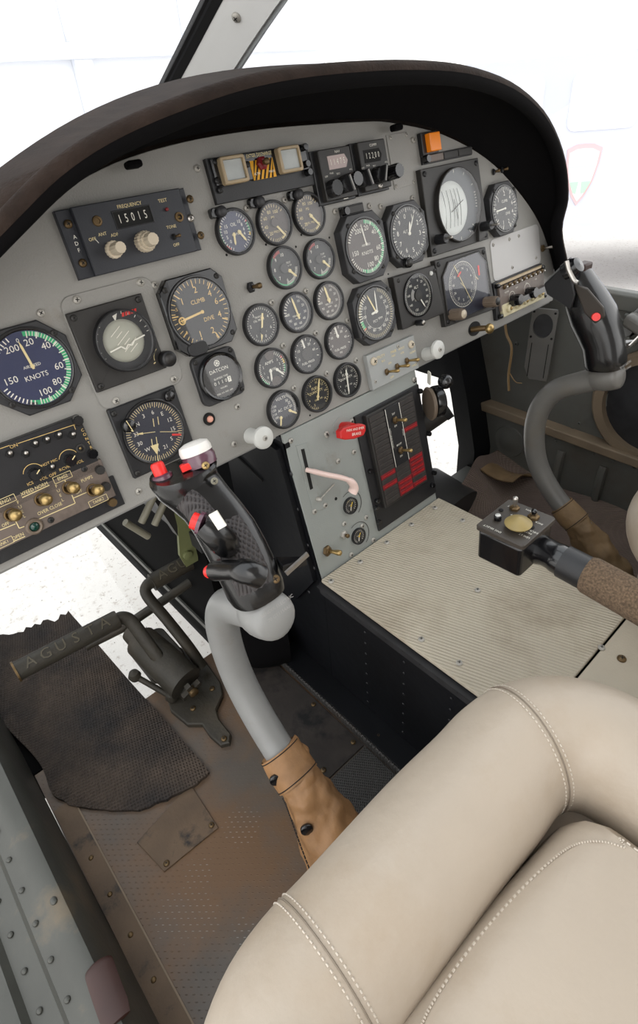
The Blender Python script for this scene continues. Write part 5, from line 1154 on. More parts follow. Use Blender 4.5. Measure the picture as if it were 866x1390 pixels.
# pale lever in its slot
P = PT('air_control_lever', 'pale pink plastic lever hooking right from a black slot on the console face', 'lever', 421, 640, .003)
b = P.mb(); q = quad(P, ((402, 605), (417, 601), (441, 691), (425, 694)), .001); b.prism([q[3], q[2], q[1], q[0]], 0, .001, 'console_paint', .0004); q = quad(P, ((408.5, 610), (413, 609), (425, 663), (421, 665)), .0012); b.prism([q[3], q[2], q[1], q[0]], .001, .0013, 'slot'); b.build('slotted_plate')
b = P.mb(); pts = [P.l(417, 638, .006) + (.004,), P.l(426, 640, .012) + (.012,), P.l(442, 644, .016) + (.017,), P.l(462, 648, .02) + (.021,), P.l(475, 653, .022) + (.023,), P.l(480, 661, .02) + (.021,), P.l(477, 668, .016) + (.018,)]
b.tube(smooth_path(pts, 4), [(.006, .0035)] * 4 + [(.0065, .004)] * 12 + [(.008, .0055)] * 9, 'pink_plastic', n=14); b.build('lever_arm')
P = PT('lever_link', 'thin steel link rod with a pivot, below the pale lever', 'lever', 436, 678, .003)
b = P.mb(); p0 = P.l(434, 678, .006); p1 = P.l(454, 657, .006); b.tube([(p0[0], p0[1], .006), (p1[0], p1[1], .006)], .0010, 'screw_metal', n=6); b.lathe([(.0035, 0), (.0035, .006), (.002, .009), (0, .010)], 'screw_metal', c=(p0[0], p0[1], 0), n=16); b.build('link_rod')
def m_sm(r): return [('ticks', 16, 220, 500, .7 * r, .95 * r, .05 * r, W), ('arc', .8 * r, .96 * r, 300, 350, YL), ('text', 'OXY', 0, .1 * r, .3 * r, W)]
for (px, py, lab) in ((477.6, 687, 'tiny black round gauge, upper one of two on the console face'), (488.5, 728.5, 'tiny black round gauge, lower one of two on the console face')):
    P = small_gauge('miniature_gauge', lab, px, py, .0135, 'dial_black', m_sm, [(0, 0, 200, .6, .1, W), (0, 0, 40, .5, .1, YL)], group='miniature console gauges', h=.005)
    b = P.mb(); b.arc(.002, 0, .0215, .0225, -30, 150, .0006, 'slot'); b.arc(.002, 0, .0225, .0230, -30, 150, .0008, 'mark_grey'); b.build('engraved_ring')
P = PT('toggle_switch', 'brass toggle with rounded tip at the lower left of the console face', 'switch', 444, 748, .002); put('lever', toggle_mesh(.0045, .028, 'brass', 'brass_dark'), P.o, (0, 0, 0), (0, R(15), 0))
P = PT('cable_stop', 'small brass cable stop left of the lower tiny gauge', 'fitting', 468, 726, .003); put('barrel', toggle_mesh(.0035, .012, 'brass_dark', 'screw_metal'), P.o, (0, 0, 0))
u, v = at(456, 677, 0); screw(ip, u, v, -.001, .0028, 'slot')

# ================================================================== THINGS BESIDE AND BELOW THE PANEL
RX = lambda x, y, zc: Matrix.Translation((x, y, Z(zc)))
# trim wheel on the right side of the console
t = thing('friction_wheel', 'brown and black wheel with a black ball-ended lever on the right side of the console', 'lever', (.672, .528, Z(-.50)))
Rx = Matrix.Rotation(R(-28), 4, 'Z') @ Matrix.Rotation(R(90), 4, 'Y')
b = MB(t); b.at(RX(.676, .528, -.440) @ Rx); b.lathe([(.026, 0), (.028, .002), (.026, .006), (.010, .009), (0, .0095)], 'knob_taupe', n=36); b.build('brown_disc')
b = MB(t); b.at(RX(.684, .524, -.438) @ Rx); b.lathe([(.025, 0), (.026, .003), (.026, .012), (.023, .015), (0, .016)], 'black_gloss', n=36); b.build('black_disc')
b = MB(t); b.tube([(.69, .522, Z(-.43)), (.695, .518, Z(-.415)), (.70, .516, Z(-.408))], .005, 'charcoal', n=10); b.at(RX(.702, .515, -.405)); b.lathe([(.0, -.0125), (.007, -.0105), (.012, -.004), (.0125, 0), (.011, .006), (.006, .011), (0, .0125)], 'black_gloss', n=24); b.build('ball_knob')
b = MB(t); p = onX(582, 513, .676); b.at(Matrix.Translation(p) @ Rx); b.prism(rrect(0, 0, .022, .012, .003), 0, .0015, 'mark_white', .0004); b.build('label_plate')
t = thing('defroster_hose', 'short dark rubber hose stub standing beyond the friction wheel against the bright chin window', 'hose', (.70, .56, Z(-.50)))
b = MB(t); b.tube([(.67, .60, Z(-.535)), (.70, .57, Z(-.505)), (.735, .545, Z(-.475))], [.024, .024, .025], 'charcoal', n=20); b.build('hose_body'); b = MB(t); b.tube([(.733, .547, Z(-.477)), (.741, .541, Z(-.470))], [.0265, .0265], 'seal', n=20); b.build('end_ring')
# mechanism under the panel at the left
t = thing('control_linkage', 'olive green bracket and pale rods hanging under the panel behind the left grip', 'linkage', (.28, .72, Z(-.66)))
b = MB(t); pr_ = [(-.02, .10), (.012, .10), (.018, .04), (.03, .0), (.034, -.05), (.012, -.055), (.0, -.03), (-.004, .03)]
b.at(Matrix.Translation((.285, .735, Z(-.61))) @ Matrix.Rotation(R(90), 4, 'X') @ Matrix.Rotation(R(-14), 4, 'Z')); b.prism(pr_, -.004, .004, 'olive_green', .001)
b.lathe([(.008, .004), (.008, .010), (.004, .011), (0, .011)], 'olive_green', c=(.012, -.03, 0), n=16); b.lathe([(.007, .004), (.007, .009), (0, .0095)], 'brass_dark', c=(-.004, .065, 0), n=12); b.build('bracket')
for a, c in (((.222, .70, -.515), (.262, .70, -.470)), ((.240, .70, -.530), (.272, .70, -.492)), ((.205, .72, -.515), (.232, .72, -.560))):
    b = MB(t); b.tube([(a[0], a[1], Z(a[2])), (c[0], c[1], Z(c[2]))], .0055, 'off_white_rod', n=10); b.build('link_rod')
b = MB(t); b.bar((.20, .735, Z(-.44)), (.305, .735, Z(-.50)), .02, .05, 'wall_black'); b.bar((.26, .745, Z(-.44)), (.30, .745, Z(-.60)), .02, .03, 'charcoal'); b.build('mounting_block')
b = MB(t); b.tube(smooth_path([(.30, .70, Z(-.46)), (.318, .69, Z(-.52)), (.312, .69, Z(-.60)), (.325, .70, Z(-.68))], 5), .006, 'olive_green', n=10); b.build('flexible_hose')
# near-black heater duct beyond the left pedals
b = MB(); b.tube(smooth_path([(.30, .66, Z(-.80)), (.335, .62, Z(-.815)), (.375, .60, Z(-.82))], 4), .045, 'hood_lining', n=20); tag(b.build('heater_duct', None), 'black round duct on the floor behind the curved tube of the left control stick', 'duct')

# rudder pedals
t = thing('rudder_pedals', 'pair of dark cast foot pedals lettered AGUSTA on a floor bracket in the left footwell', 'pedals', (.19, .62, Z(-.86)))
def pedal(a, c, arm, name, txt):
    a = Vector((a[0], a[1], Z(a[2]))); c = Vector((c[0], c[1], Z(c[2])))
    b = MB(t); d = (c - a).normalized(); N_ = 10
    b.tube([a, a + d * .003, c - d * .003, c], [.0165, .0155, .0155, .0145], 'cast_olive', n=24); up = Vector((0, -.55, .83)); up = (up - d * up.dot(d)).normalized(); w_ = d.cross(up)
    p = b.build(name)
    b = MB(p); m = Matrix((d, w_ if False else (up.cross(d)), up)).transposed().to_4x4(); m.translation = (a + c) / 2 + up * .0152
    m = Matrix.Translation((a + c) / 2 + up * .0156) @ Matrix((d, up.cross(d), up)).transposed().to_4x4()
    L_ = (c - a).length
    for i, ch in enumerate(txt): b.at(m); b.text(ch, -L_ * .36 + i * L_ * .72 / (len(txt) - 1), 0, 0, .024, 'cast_mark'); b.text(ch, -L_ * .36 + i * L_ * .72 / (len(txt) - 1) + .0006, -.0006, -.0004, .0245, 'slot')  # offset black copy of each letter paints the shade beside it
    b.build('raised_lettering')
    b = MB(p); b.tube(smooth_path(arm, 5), [(.012, .009)] * (5 * (len(arm) - 1) + 1), 'cast_olive', n=12); b.build('pedal_arm')
    return p
V = lambda x, y, zc: Vector((x, y, Z(zc)))
pl = pedal((-.011, .757, -.70), (.150, .742, -.70), [V(.140, .742, -.70), V(.156, .741, -.702), V(.166, .733, -.715), V(.172, .71, -.75), V(.18, .675, -.80), V(.19, .645, -.835)], 'left_pedal', 'AGUSTA')
pr = pedal((.232, .778, -.70), (.37, .772, -.70), [V(.236, .778, -.70), V(.222, .777, -.70), V(.214, .768, -.712), V(.222, .73, -.75), V(.232, .69, -.80), V(.236, .665, -.835)], 'right_pedal', 'AGUSTA')
b = MB(pl); b.at(Matrix.Translation((-.0113, .757, Z(-.70))) @ Matrix.Rotation(R(-90), 4, 'Y')); b.lathe([(.0172, -.001), (.0172, .002), (.015, .0022), (.0148, .0008)], 'brass_dark', n=24); b.lathe([(.0148, .0005), (0, .0006)], 'cast_olive', n=24); b.build('end_cap')
def fl(px, py): p = onZ(px, py, -.855); return (p.x, p.y)
b = MB(t); pts = [fl(*p) for p in ((232, 966), (222, 930), (218, 905), (245, 880), (275, 893), (300, 928), (303, 945), (294, 965), (298, 978), (314, 998), (312, 1010), (300, 1013), (285, 1000), (275, 985), (255, 985))]
b.prism(pts[::-1] if sum((pts[i - 1][0] * pts[i][1] - pts[i][0] * pts[i - 1][1]) for i in range(len(pts))) < 0 else pts, Z(-.860), Z(-.850), 'cast_olive', .002); b.build('base_plate')
b = MB(t); P_ = [V(.176, .76, -.795), V(.183, .70, -.80), V(.192, .64, -.815)]; b.tube(P_, [.029, .031, .031], 'cast_olive', n=24); b.tube([V(.172, .79, -.79), V(.176, .762, -.795)], [.018, .021], 'cast_olive', n=20)
b.bar(V(.186, .70, -.845), V(.194, .64, -.845), .03, .03, 'cast_olive'); b.build('pivot_housing')
b = MB(t); b.at(Matrix.Translation(V(.1935, .628, -.818)) @ Matrix.Rotation(R(100), 4, 'X'))
for k in range(4): a = R(90 * k + 20); b.bar((0, 0, .002), (.018 * math.cos(a), .018 * math.sin(a), .002), .009, .009, 'cast_olive', (0, 0, 1))
b.lathe([(.008, 0), (.008, .012), (.005, .014), (0, .014)], 'brass_dark', n=16); b.build('star_knob')
b = MB(t); b.tube([V(.10, .83, -.80), V(.17, .81, -.79), V(.37, .80, -.765)], .009, 'cast_olive', n=12); b.build('cross_tube')
b = MB(t); b.tube([V(.135, .70, -.80), V(.165, .655, -.838)], .005, 'cast_olive', n=10)
for p in (V(.133, .703, -.797), V(.166, .653, -.838)): b.at(Matrix.Translation(p)); b.lathe([(0, -.011), (.008, -.008), (.011, 0), (.008, .008), (0, .011)], 'cast_olive', n=16)
b.build('adjuster_rod')
b = MB(t); b.at(Matrix.Translation(V(.2, .72, -.825))); b.prism(rrect(-.01, .02, .07, .10, .015), -.012, .012, 'cast_olive', .003); b.build('pivot_block')
for (px, py) in ((304, 1003), (262, 962), (288, 935)): p = onZ(px, py, -.85); put('bolt', screw_mesh(.005, 'brass_dark'), t, Vector((p.x, p.y, Z(-.850))) - t.location)

# floor coverings and panels
def sheet_mesh(b, x0, x1, y0, y1, nx, ny, zf, th, m, outline=None):
    vs = []; fs = []
    for j in range(ny + 1):
        for i in range(nx + 1):
            u_, v_ = i / nx, j / ny; x, y = (x0 + (x1 - x0) * u_, y0 + (y1 - y0) * v_)
            if outline: x, y = outline(u_, v_)
            vs.append((x, y, zf(x, y)))
    n = len(vs); vs += [(x, y, z - th) for x, y, z in vs]
    for j in range(ny):
        for i in range(nx): a = j * (nx + 1) + i; fs.append((a, a + 1, a + nx + 2, a + nx + 1)); fs.append((n + a, n + a + nx + 1, n + a + nx + 2, n + a + 1))
    for i in range(nx): fs.append((i, n + i, n + i + 1, i + 1)); a = ny * (nx + 1) + i; fs.append((a, a + 1, n + a + 1, n + a))
    for j in range(ny): a = j * (nx + 1); fs.append((a, a + nx + 1, n + a + nx + 1, n + a)); a += nx; fs.append((a, n + a, n + a + nx + 1, a + nx + 1))
    b.add(vs, fs, m, True)
random.seed(11)
jag = [random.uniform(-.006, .006) for _ in range(60)]
def mo(u_, v_):                                       # mat corners measured on the floor: near right, near left, far left, far right
    pr0 = fl(275, 1036); pl0 = fl(118, 1150); pl1 = (-.075, 1.06); pr1 = fl(95, 832)
    a = Vector(pl0).lerp(Vector(pr0), u_); c = Vector(pl1).lerp(Vector(pr1), u_); p = a.lerp(c, v_)
    x, y = p
    if u_ < .45 and v_ < .35: k = ((1 - u_ / .45) * (1 - v_ / .35)) ** 1.5; y += .085 * k; x += .004 * k
    if v_ < .02: y += .012 * math.sin(u_ * 5.5) - .010 + .25 * jag[int(u_ * 24)]
    if v_ > .98: y += jag[30 + int(u_ * 24)] * 1.5
    if u_ < .02: x -= .006 * math.sin(v_ * 14)
    return x, y
b = MB(); sheet_mesh(b, 0, 1, 0, 1, 24, 40, lambda x, y: Z(-.8535) + .0022 * math.sin(x * 31 + y * 9) + .0018 * math.sin(y * 23) + (.012 * max(0, (-.045 - x) / .03)), .006, 'rubber_mat', mo)
tag(b.build('floor_mat', None), 'worn dark brown rubber mat with frayed edges in the left footwell under the pedal', 'mat')
# access plate on the floor
q = [fl(*p) for p in ((185, 1142), (222, 1182), (296, 1122), (258, 1063))]
b = MB(); b.prism(q if True else q, Z(-.8595), Z(-.8575), 'rust_plate', .0006); o = tag(b.build('access_plate', None), 'rusty brown stained square access plate screwed to the floor in front of the mat', 'plate')
for (px, py) in ((226, 1172), (287, 1120)): p = onZ(px, py, -.857); put('screw', screw_mesh(.0042, 'brass_dark'), o, Vector((p.x, p.y, Z(-.8575))) - o.location)
q = [fl(*p) for p in ((352, 862), (362, 1010), (418, 1022), (462, 985))]
b = MB(); b.prism([(.262, .37), (.345, .37), (.345, .62), (.262, .62)], Z(-.8595), Z(-.857), 'floor_stain', .0006); b.prism
o = tag(b.build('floor_plate', None), 'dark stained floor plate with black blotches beside the centre console wall', 'plate')
for (x, y) in ((.272, .385), (.336, .385), (.336, .48), (.272, .60)): put('screw', screw_mesh(.0042, 'brass_dark'), o, Vector((x, y, Z(-.857))) - o.location)
b = MB(); b.prism([(.235, .12), (.345, .12), (.345, .367), (.262, .367), (.235, .33)], Z(-.8595), Z(-.8565), 'floor_board', .0006); tag(b.build('floor_plate', None), 'cleaner grey ribbed floor plate beside the tan boot at the left stick', 'plate')
# right footwell mat with curled front edge
def rm_(u_, v_):
    x = .775 + .37 * u_; y = .12 + .54 * v_
    if v_ > .98: y += .012 * math.sin(u_ * 9)
    return x, y
def rz(x, y):
    k = max(0, (y - .52) / .14); k2 = max(0, (x - 1.02) / .12)
    return Z(-.853) + .045 * k * k * (1 + .5 * math.sin(x * 26)) + .02 * k2 * k2 * (1 + .3 * math.sin(y * 22)) + .003 * math.sin(x * 30) * math.sin(y * 17)
b = MB(); sheet_mesh(b, 0, 1, 0, 1, 40, 30, rz, .004, 'brown_mat', rm_); tag(b.build('floor_mat', None), 'ribbed brown mat with curled front edge in the right footwell', 'mat')
b = MB(); sheet_mesh(b, 1.035, 1.14, .55, .64, 12, 10, lambda x, y: Z(-.80) - .30 * (x - 1.035) + .5 * (y - .60) ** 2 * 10 + .006 * math.sin(x * 60), .003, 'leather_dusty'); tag(b.build('canvas_flap', None), 'dusty tan flap folded over the far corner of the right mat', 'flap')
b = MB(); P = [(.70 + .012 * i, .585 + .012 * math.sin(i * 1.7), Z(-.80) + .010 * math.cos(i * 2.1)) for i in range(7)]; b.tube(smooth_path([(.685, .60, Z(-.80)), (.70, .59, Z(-.785)), (.72, .575, Z(-.80)), (.74, .57, Z(-.79)), (.755, .56, Z(-.82)), (.77, .55, Z(-.85))], 4), [.016 + .005 * math.sin(i * 1.3) for i in range(21)], 'leather_dusty', n=10)
tag(b.build('canvas_bundle', None), 'crumpled dusty canvas bundle between the console corner and the right mat', 'bundle')
# small bracket and hanging wire on the right wall
t = thing('map_light_bracket', 'grey metal bracket with a large round hole, standing against the right wall below the panel', 'bracket', (1.11, .57, Z(-.57)))
m = Matrix.Translation((1.11, .573, Z(-.485))) @ Matrix.Rotation(R(90), 4, 'X') @ Matrix.Rotation(R(-72), 4, 'Y')
b = MB(t); b.at(m); o_ = rrect(0, .0, .052, .158, .004, 8); 
n_ = len(o_); i_ = []; o_ = []
for k_ in range(40):
    a_ = 2 * math.pi * k_ / 40 + .05; cx_, sy_ = math.cos(a_), math.sin(a_); i_.append((.020 * cx_, .043 + .026 * sy_))
    tt = min((.026 / abs(cx_)), ((.079 - .043) / sy_ if sy_ > 0 else (.079 + .043) / -sy_)); o_.append((tt * cx_, .043 + tt * sy_))
b.ringp(o_, i_, 0, .006, 'tube_paint_warm', .001); b.build('bracket_plate')
b = MB(t); b.at(m); b.prism(circ(0, .043, .0225, 28, .029), -.004, -.0005, 'black_edge'); b.build('speaker_gauze')
b = MB(t); b.at(m)
for s_ in (-.017, .017): b.bar((s_, .005, .0065), (s_, -.072, .0065), .0015, .0012, 'slot')
b.build('slots')
for (x, y) in ((-.021, .072), (.021, .072), (-.021, .018), (.021, .018)):
    p = m @ Vector((x, y, .006)); put('screw', screw_mesh(.0025, 'slot'), t, p - t.location, m.to_euler())
t = thing('hanging_wire', 'thin tan wire hanging in the dark below the right end of the panel', 'wire', (1.09, .63, Z(-.60)))
b = MB(t); b.tube(smooth_path([V(1.09, .655, -.43), V(1.09, .645, -.47), V(1.09, .628, -.50), V(1.09, .628, -.56), V(1.09, .622, -.60)], 5), .0028, 'wire', n=6); b.tube(smooth_path([V(1.09, .628, -.555), V(1.092, .61, -.575), V(1.094, .595, -.575)], 5), .0012, 'wire', n=5); b.build('wire_strand')

# ================================================================== CONTROL STICKS
def hit_tube(px, py, P, rr):
    d = ray(px, py).normalized(); o_ = Vector((0, 0, EYE))
    for k in range(200, 1500):
        q = o_ + d * (k * .001)
        for p, r_ in zip(P, rr):
            if (q - p).length < r_: return q - d * .001
    return o_ + d * .8
def grip_loft(b, secs, m, n=28):                      # secs: (x, y, zc, rx, rf, tilt) ellipses across the grip
    vs = []; fs = []; C = [Vector((s[0], s[1], Z(s[2]))) for s in secs]
    for i, s in enumerate(secs):
        t_ = (C[min(i + 1, len(C) - 1)] - C[max(i - 1, 0)]).normalized()
        ux = Vector((1, 0, 0)); ux = (ux - t_ * ux.dot(t_)).normalized(); uf = t_.cross(ux)
        for k in range(n):
            a = 2 * math.pi * k / n; c, q = math.cos(a), math.sin(a); e = .78
            vs.append(C[i] + ux * (s[3] * math.copysign(abs(c) ** e, c)) + uf * (s[4] * math.copysign(abs(q) ** e, q)))
    for i in range(len(secs) - 1):
        for k in range(n): k2 = (k + 1) % n; fs.append((i * n + k, i * n + k2, (i + 1) * n + k2, (i + 1) * n + k))
    fs.append(tuple(range(n - 1, -1, -1))); fs.append(tuple(range((len(secs) - 1) * n, len(secs) * n)))
    b.add(vs, fs, m, True)
GSEC = [(350, 808, 0, .0245, .0245), (346, 798, 0, .0262, .026), (336, 775, 0, .0262, .026), (324, 750, .001, .0262, .0268), (310, 725, .001, .0262, .0265), (295, 702, 0, .0250, .0245), (280, 683, -.002, .0245, .024), (265, 667, -.005, .0265, .0238), (254, 654, -.008, .0300, .0240), (249, 642, -.009, .0320, .0240), (247.5, 637, -.009, .0300, .022)]
GSER = [(822, 498, 0, .027, .027), (822, 492, 0, .029, .029), (821, 480, 0, .029, .029), (819, 466, 0, .029, .029), (813, 448, 0, .031, .031), (805, 428, 0, .033, .032), (796, 408, 0, .031, .029), (788, 390, 0, .027, .025), (783, 377, 0, .024, .022), (780, 367, 0, .021, .019), (779, 362, 0, .016, .014)]
def stick(sx_, name, label, right=False):
    gs = 1.22 if right else 1.0
    t = thing(name, label, 'control stick', (sx_, .30, Z(-.86)))
    X = lambda d=0: sx_ + d
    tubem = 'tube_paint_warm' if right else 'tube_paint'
    b = MB(t); P = smooth_path([(X(), .325, Z(-.402)), (X(), .345, Z(-.413)), (X(), .375, Z(-.430)), (X(), .412, Z(-.455)), (X(), .434, Z(-.495)), (X(), .438, Z(-.545)), (X(), .425, Z(-.60)), (X(), .395, Z(-.645)), (X(), .352, Z(-.682)), (X(), .312, Z(-.706))], 5)
    rt = .0195 if not right else .0182
    b.tube(P, rt, tubem, n=24); b.build('stick_tube')
    b = MB(t); P = smooth_path([(X(), .352, Z(-.414)), (X(), .337, Z(-.408)), (X(), .327, Z(-.404)), (X(), .316, Z(-.400)), (X(), .310, Z(-.398))], 4)
    b.tube(P, [rt * 1.05, rt * 1.12, rt * 1.18, rt * 1.22, rt * 1.24, rt * 1.24, rt * 1.24, rt * 1.24, rt * 1.22, rt * 1.2, rt * 1.18, rt * 1.15, rt * 1.1, rt * 1.0, rt * .85, rt * .6, rt * .2], tubem, n=24); b.build('elbow_joint')
    # boot
    bpts = [(.362, -.676, .024), (.345, -.688, .0262), (.325, -.700, .0265), (.312, -.712, .030), (.29, -.735, .037), (.26, -.77, .045), (.235, -.81, .050), (.22, -.858, .056)]
    BPR = smooth_path([(q[0], q[1], q[2]) for q in bpts], 9); kb = .86 if right else 1.0
    BP = [Vector((X(), q.x, Z(q.y))) for q in BPR]; BR = [q.z * kb for q in BPR]
    b = MB(t); b.tube(BP, BR, 'leather_dusty' if right else 'leather_tan', n=60)
    o = b.build('leather_boot')
    b = MB(o); b.tube(BP[:18], [r_ + .0022 for r_ in BR[:18]], 'leather_dusty' if right else 'leather_tan', n=40, caps=False)
    for i_ in (1, 16):
        d = (BP[i_ + 1] - BP[i_ - 1]).normalized(); u_ = Vector((1, 0, 0)); w_ = d.cross(u_); rq = BR[i_] + .0026
        b.tube([BP[i_] + u_ * (rq * math.cos(a)) + w_ * (rq * math.sin(a)) for a in [2 * math.pi * k / 36 for k in range(37)]], .0006, 'slot', n=5)
    b.build('boot_cuff')
    tx = bpy.data.textures.new('folds', 'CLOUDS'); tx.noise_scale = .028
    md = o.modifiers.new('d', 'DISPLACE'); md.texture = tx; md.strength = .016; md.texture_coords = 'OBJECT' if False else 'LOCAL'
    if not right:
        for (px, py, dx) in ((374, 1057, 0), (416, 1124, 0)):
            p = hit_tube(px, py, BP, BR); put('snap_button', knob_mesh(.0075, .004, 'black_gloss'), o, p - t.location, (R(60), R(-60), 0))
        b = MB(o)
        for k_ in range(18, len(BP) - 12): # stitched closing seam along the boot, on its left side
            d = (BP[k_ + 1] - BP[k_]).normalized(); sd = Vector((-.93, -.25, .05)); sd = (sd - d * sd.dot(d)).normalized(); p = BP[k_] + sd * (BR[k_] + .0035); q = BP[k_ + 1] + sd * (BR[k_ + 1] + .0035); b.tube([p, p.lerp(q, .8)], .0008, 'slot', n=4)
        b.build('stitching')
    # grip
    b = MB(t); k = 1.0
    S_ = []
    for (px, py, dx, rx, rf) in (GSER if right else GSEC):
        p = onX(px, py, (.875 if right else .192) + dx); S_.append((X(dx), p.y, p.z - EYE, rx, rf))
    S_[0] = S_[0] + ((0, .45, .9),); S_[-1] = S_[-1] + ((0, .40, .92),)
    grip_loft(b, S_, 'grip_black'); b.build('grip')
    ptop = onX(247.5, 637, .183); top = Vector((X(-.009), ptop.y, ptop.z + .0005)); T0 = Vector((0, .40, .92)).normalized(); Ux = Vector((1, 0, 0)); Uf = T0.cross(Ux)
    M0 = Matrix((Ux, Uf, T0)).transposed().to_4x4()
    mt = Matrix.Translation(top) @ M0
    if not right:
        b = MB(t); b.at(mt @ Matrix.Translation((.018, -.002, -.002))); b.lathe([(.0155, -.002), (.0158, .006), (.0148, .008), (.0150, .010)], 'plum_plastic', n=30); b.prism([(-.022, -.006), (-.013, -.008), (-.013, .006), (-.019, .004)], 0, .006, 'red_button', .001); b.build('hat_switch_base')
        b = MB(t); b.at(mt @ Matrix.Translation((.018, -.002, 0))); b.lathe([(.0150, .008), (.0152, .012), (.0138, .0165), (.009, .0185), (0, .019)], 'white_cap', n=32); b.build('hat_switch')
        b = MB(t); b.at(mt @ Matrix.Translation((-.018, .006, -.002))); b.lathe([(.0100, -.001), (.0098, .0035), (.0075, .005), (.007, .004)], 'plum_plastic', n=24); b.build('button_collar')
        b = MB(t); b.at(mt @ Matrix.Translation((-.018, .006, 0))); b.lathe([(.0062, .001), (.0062, .012), (.005, .014), (0, .0145)], 'red_button', n=20); b.build('red_button')
    DZ = Vector((0, top.y - .4215, top.z - Z(-.238)))
    def G(px, py, dx): p = onX(px, py, .192 + dx); return Vector((X(dx), p.y, p.z))
    def patch(i0, i1, k0, k1):                        # raised pad following the grip surface
        b = MB(t); vs = []; fs = []; C = [Vector((q[0], q[1], Z(q[2]))) for q in S_]; cols = 10; rows = []
        for i in range(i0, i1 + 1):
            t_ = (C[i + 1] - C[i - 1]).normalized(); ux = Vector((1, 0, 0)); uf = t_.cross(ux); row = []
            for k in range(cols + 1):
                a_ = R(k0 + (k1 - k0) * k / cols); c, q = math.cos(a_), math.sin(a_); e = .78; ed = .0014 if 0 < k < cols and i0 < i < i1 else -.001
                row.append(C[i] + ux * ((S_[i][3] + ed) * math.copysign(abs(c) ** e, c)) + uf * ((S_[i][4] + ed) * math.copysign(abs(q) ** e, q)))
            vs += row
        for i in range(i1 - i0):
            for k in range(cols): a_ = i * (cols + 1) + k; fs.append((a_, a_ + 1, a_ + cols + 2, a_ + cols + 1))
        b.add(vs, fs, 'grip_pad', True); b.build('crosshatch_pad')
    if not right:
        patch(4, 8, 180, 262); patch(1, 5, 205, 290)
        b = MB(t); b.tube(smooth_path([G(314, 748, -.008), G(306, 738, -.017), G(290, 723, -.026), G(277, 712, -.030)], 3), [(.004, .005), (.008, .009), (.011, .011), (.0125, .0125), (.013, .013), (.0125, .0125), (.012, .012), (.0115, .0115), (.011, .011), (.0105, .0105)], 'grip_black', n=16); o = b.build('trigger_housing')
        b = MB(o); p = G(295, 706, -.030); b.bar(G(289, 696, -.032), G(302, 716, -.030), .0075, .0025, 'mark_white', (-.6, -.8, .3)); b.build('placard')
        b = MB(o); p0 = G(275, 711, -.031); p1 = G(261, 706, -.036); b.tube([p0, p0 + (p1 - p0) * .35], .0100, 'plum_plastic', n=18); b.tube([p0 + (p1 - p0) * .2, p1], .0072, 'red_button', n=16); b.build('trigger_button')
        b = MB(t); P = [G(352, 782, -.018), G(335, 776, -.026), G(310, 774, -.030), G(292, 775, -.032)]
        b.tube(smooth_path(P, 4), [.0105] * 6 + [.0088] * 7, 'grip_black', n=16); o = b.build('lower_switch_arm')
        b = MB(o); b.tube([P[3], G(284, 776, -.033)], [.0068, .006], 'red_button', n=14); b.build('button_tip')
    else:
        p = onX(809, 430, X(-.033)); b = MB(t); b.tube([p + Vector((.006, .004, -.002)), p + Vector((-.006, -.003, .002))], [.0062, .0058], 'red_button', n=18); b.build('side_button')
        b = MB(t); q = [onX(px, py, X(-.034)) for px, py in ((778, 385), (798, 392), (820, 418), (822, 430), (808, 440), (793, 425))]; vs = q + [v + Vector((.012, .006, -.002)) for v in q]; n = 6
        b.add(vs, [tuple(range(n)), tuple(range(2 * n - 1, n - 1, -1))] + [(i, n + i, n + (i + 1) % n, (i + 1) % n) for i in range(n)], 'brown_black'); b.build('side_plate', bevel=.002)
        b = MB(t); p = onX(792, 362, X(.0)); b.bar(p + Vector((-.012, 0, 0)), p + Vector((.014, 0, .0)), .016, .012, 'strap_leather'); b.build('top_switch', bevel=.003)
    b = MB(t); b.prism([(X(.022), .326), (X(.044), .318), (X(.046), .322), (X(.026), .342)], Z(-.365), Z(-.357), 'black_gloss', .001); b.bar((X(.020), .319, Z(-.360)), (X(.046), .3175, Z(-.352)), .0022, .005, 'steel'); b.build('release_blade')
    if not right:
        for (px, py, dx, r_, mm) in ((279, 632, -.02, .0036, 'brass'), (291, 653, -.02, .0034, 'off_white_rod'), (374, 786, -.010, .0042, 'brass_dark')):
            p = hit_tube(px, py, [Vector((q[0], q[1], Z(q[2]))) for q in S_], [q[3] * .98 for q in S_]); q = Vector((.0, .0, EYE)) - p
            put('screw', screw_mesh(r_, mm), t, p - t.location + q.normalized() * .002, q.to_track_quat('Z', 'Y').to_euler())
    b = MB(t); b.at(Matrix.Translation((X(0), .3105, Z(-.3835))) @ Matrix.Rotation(R(62), 4, 'X')); b.text('BENDIX ELECTRIC', 0, .003, .002, .0045, 'mark_grey'); b.text('70 GT1154A01', 0, -.004, .002, .0045, 'mark_grey'); b.build('lettering')
    return t
stick(.192, 'control_stick', 'left control stick with black pistol grip, white thumb hat and pale curved tube')
sr = stick(.875, 'control_stick', 'right control stick with black grip and red side button on a grey curved tube', True)
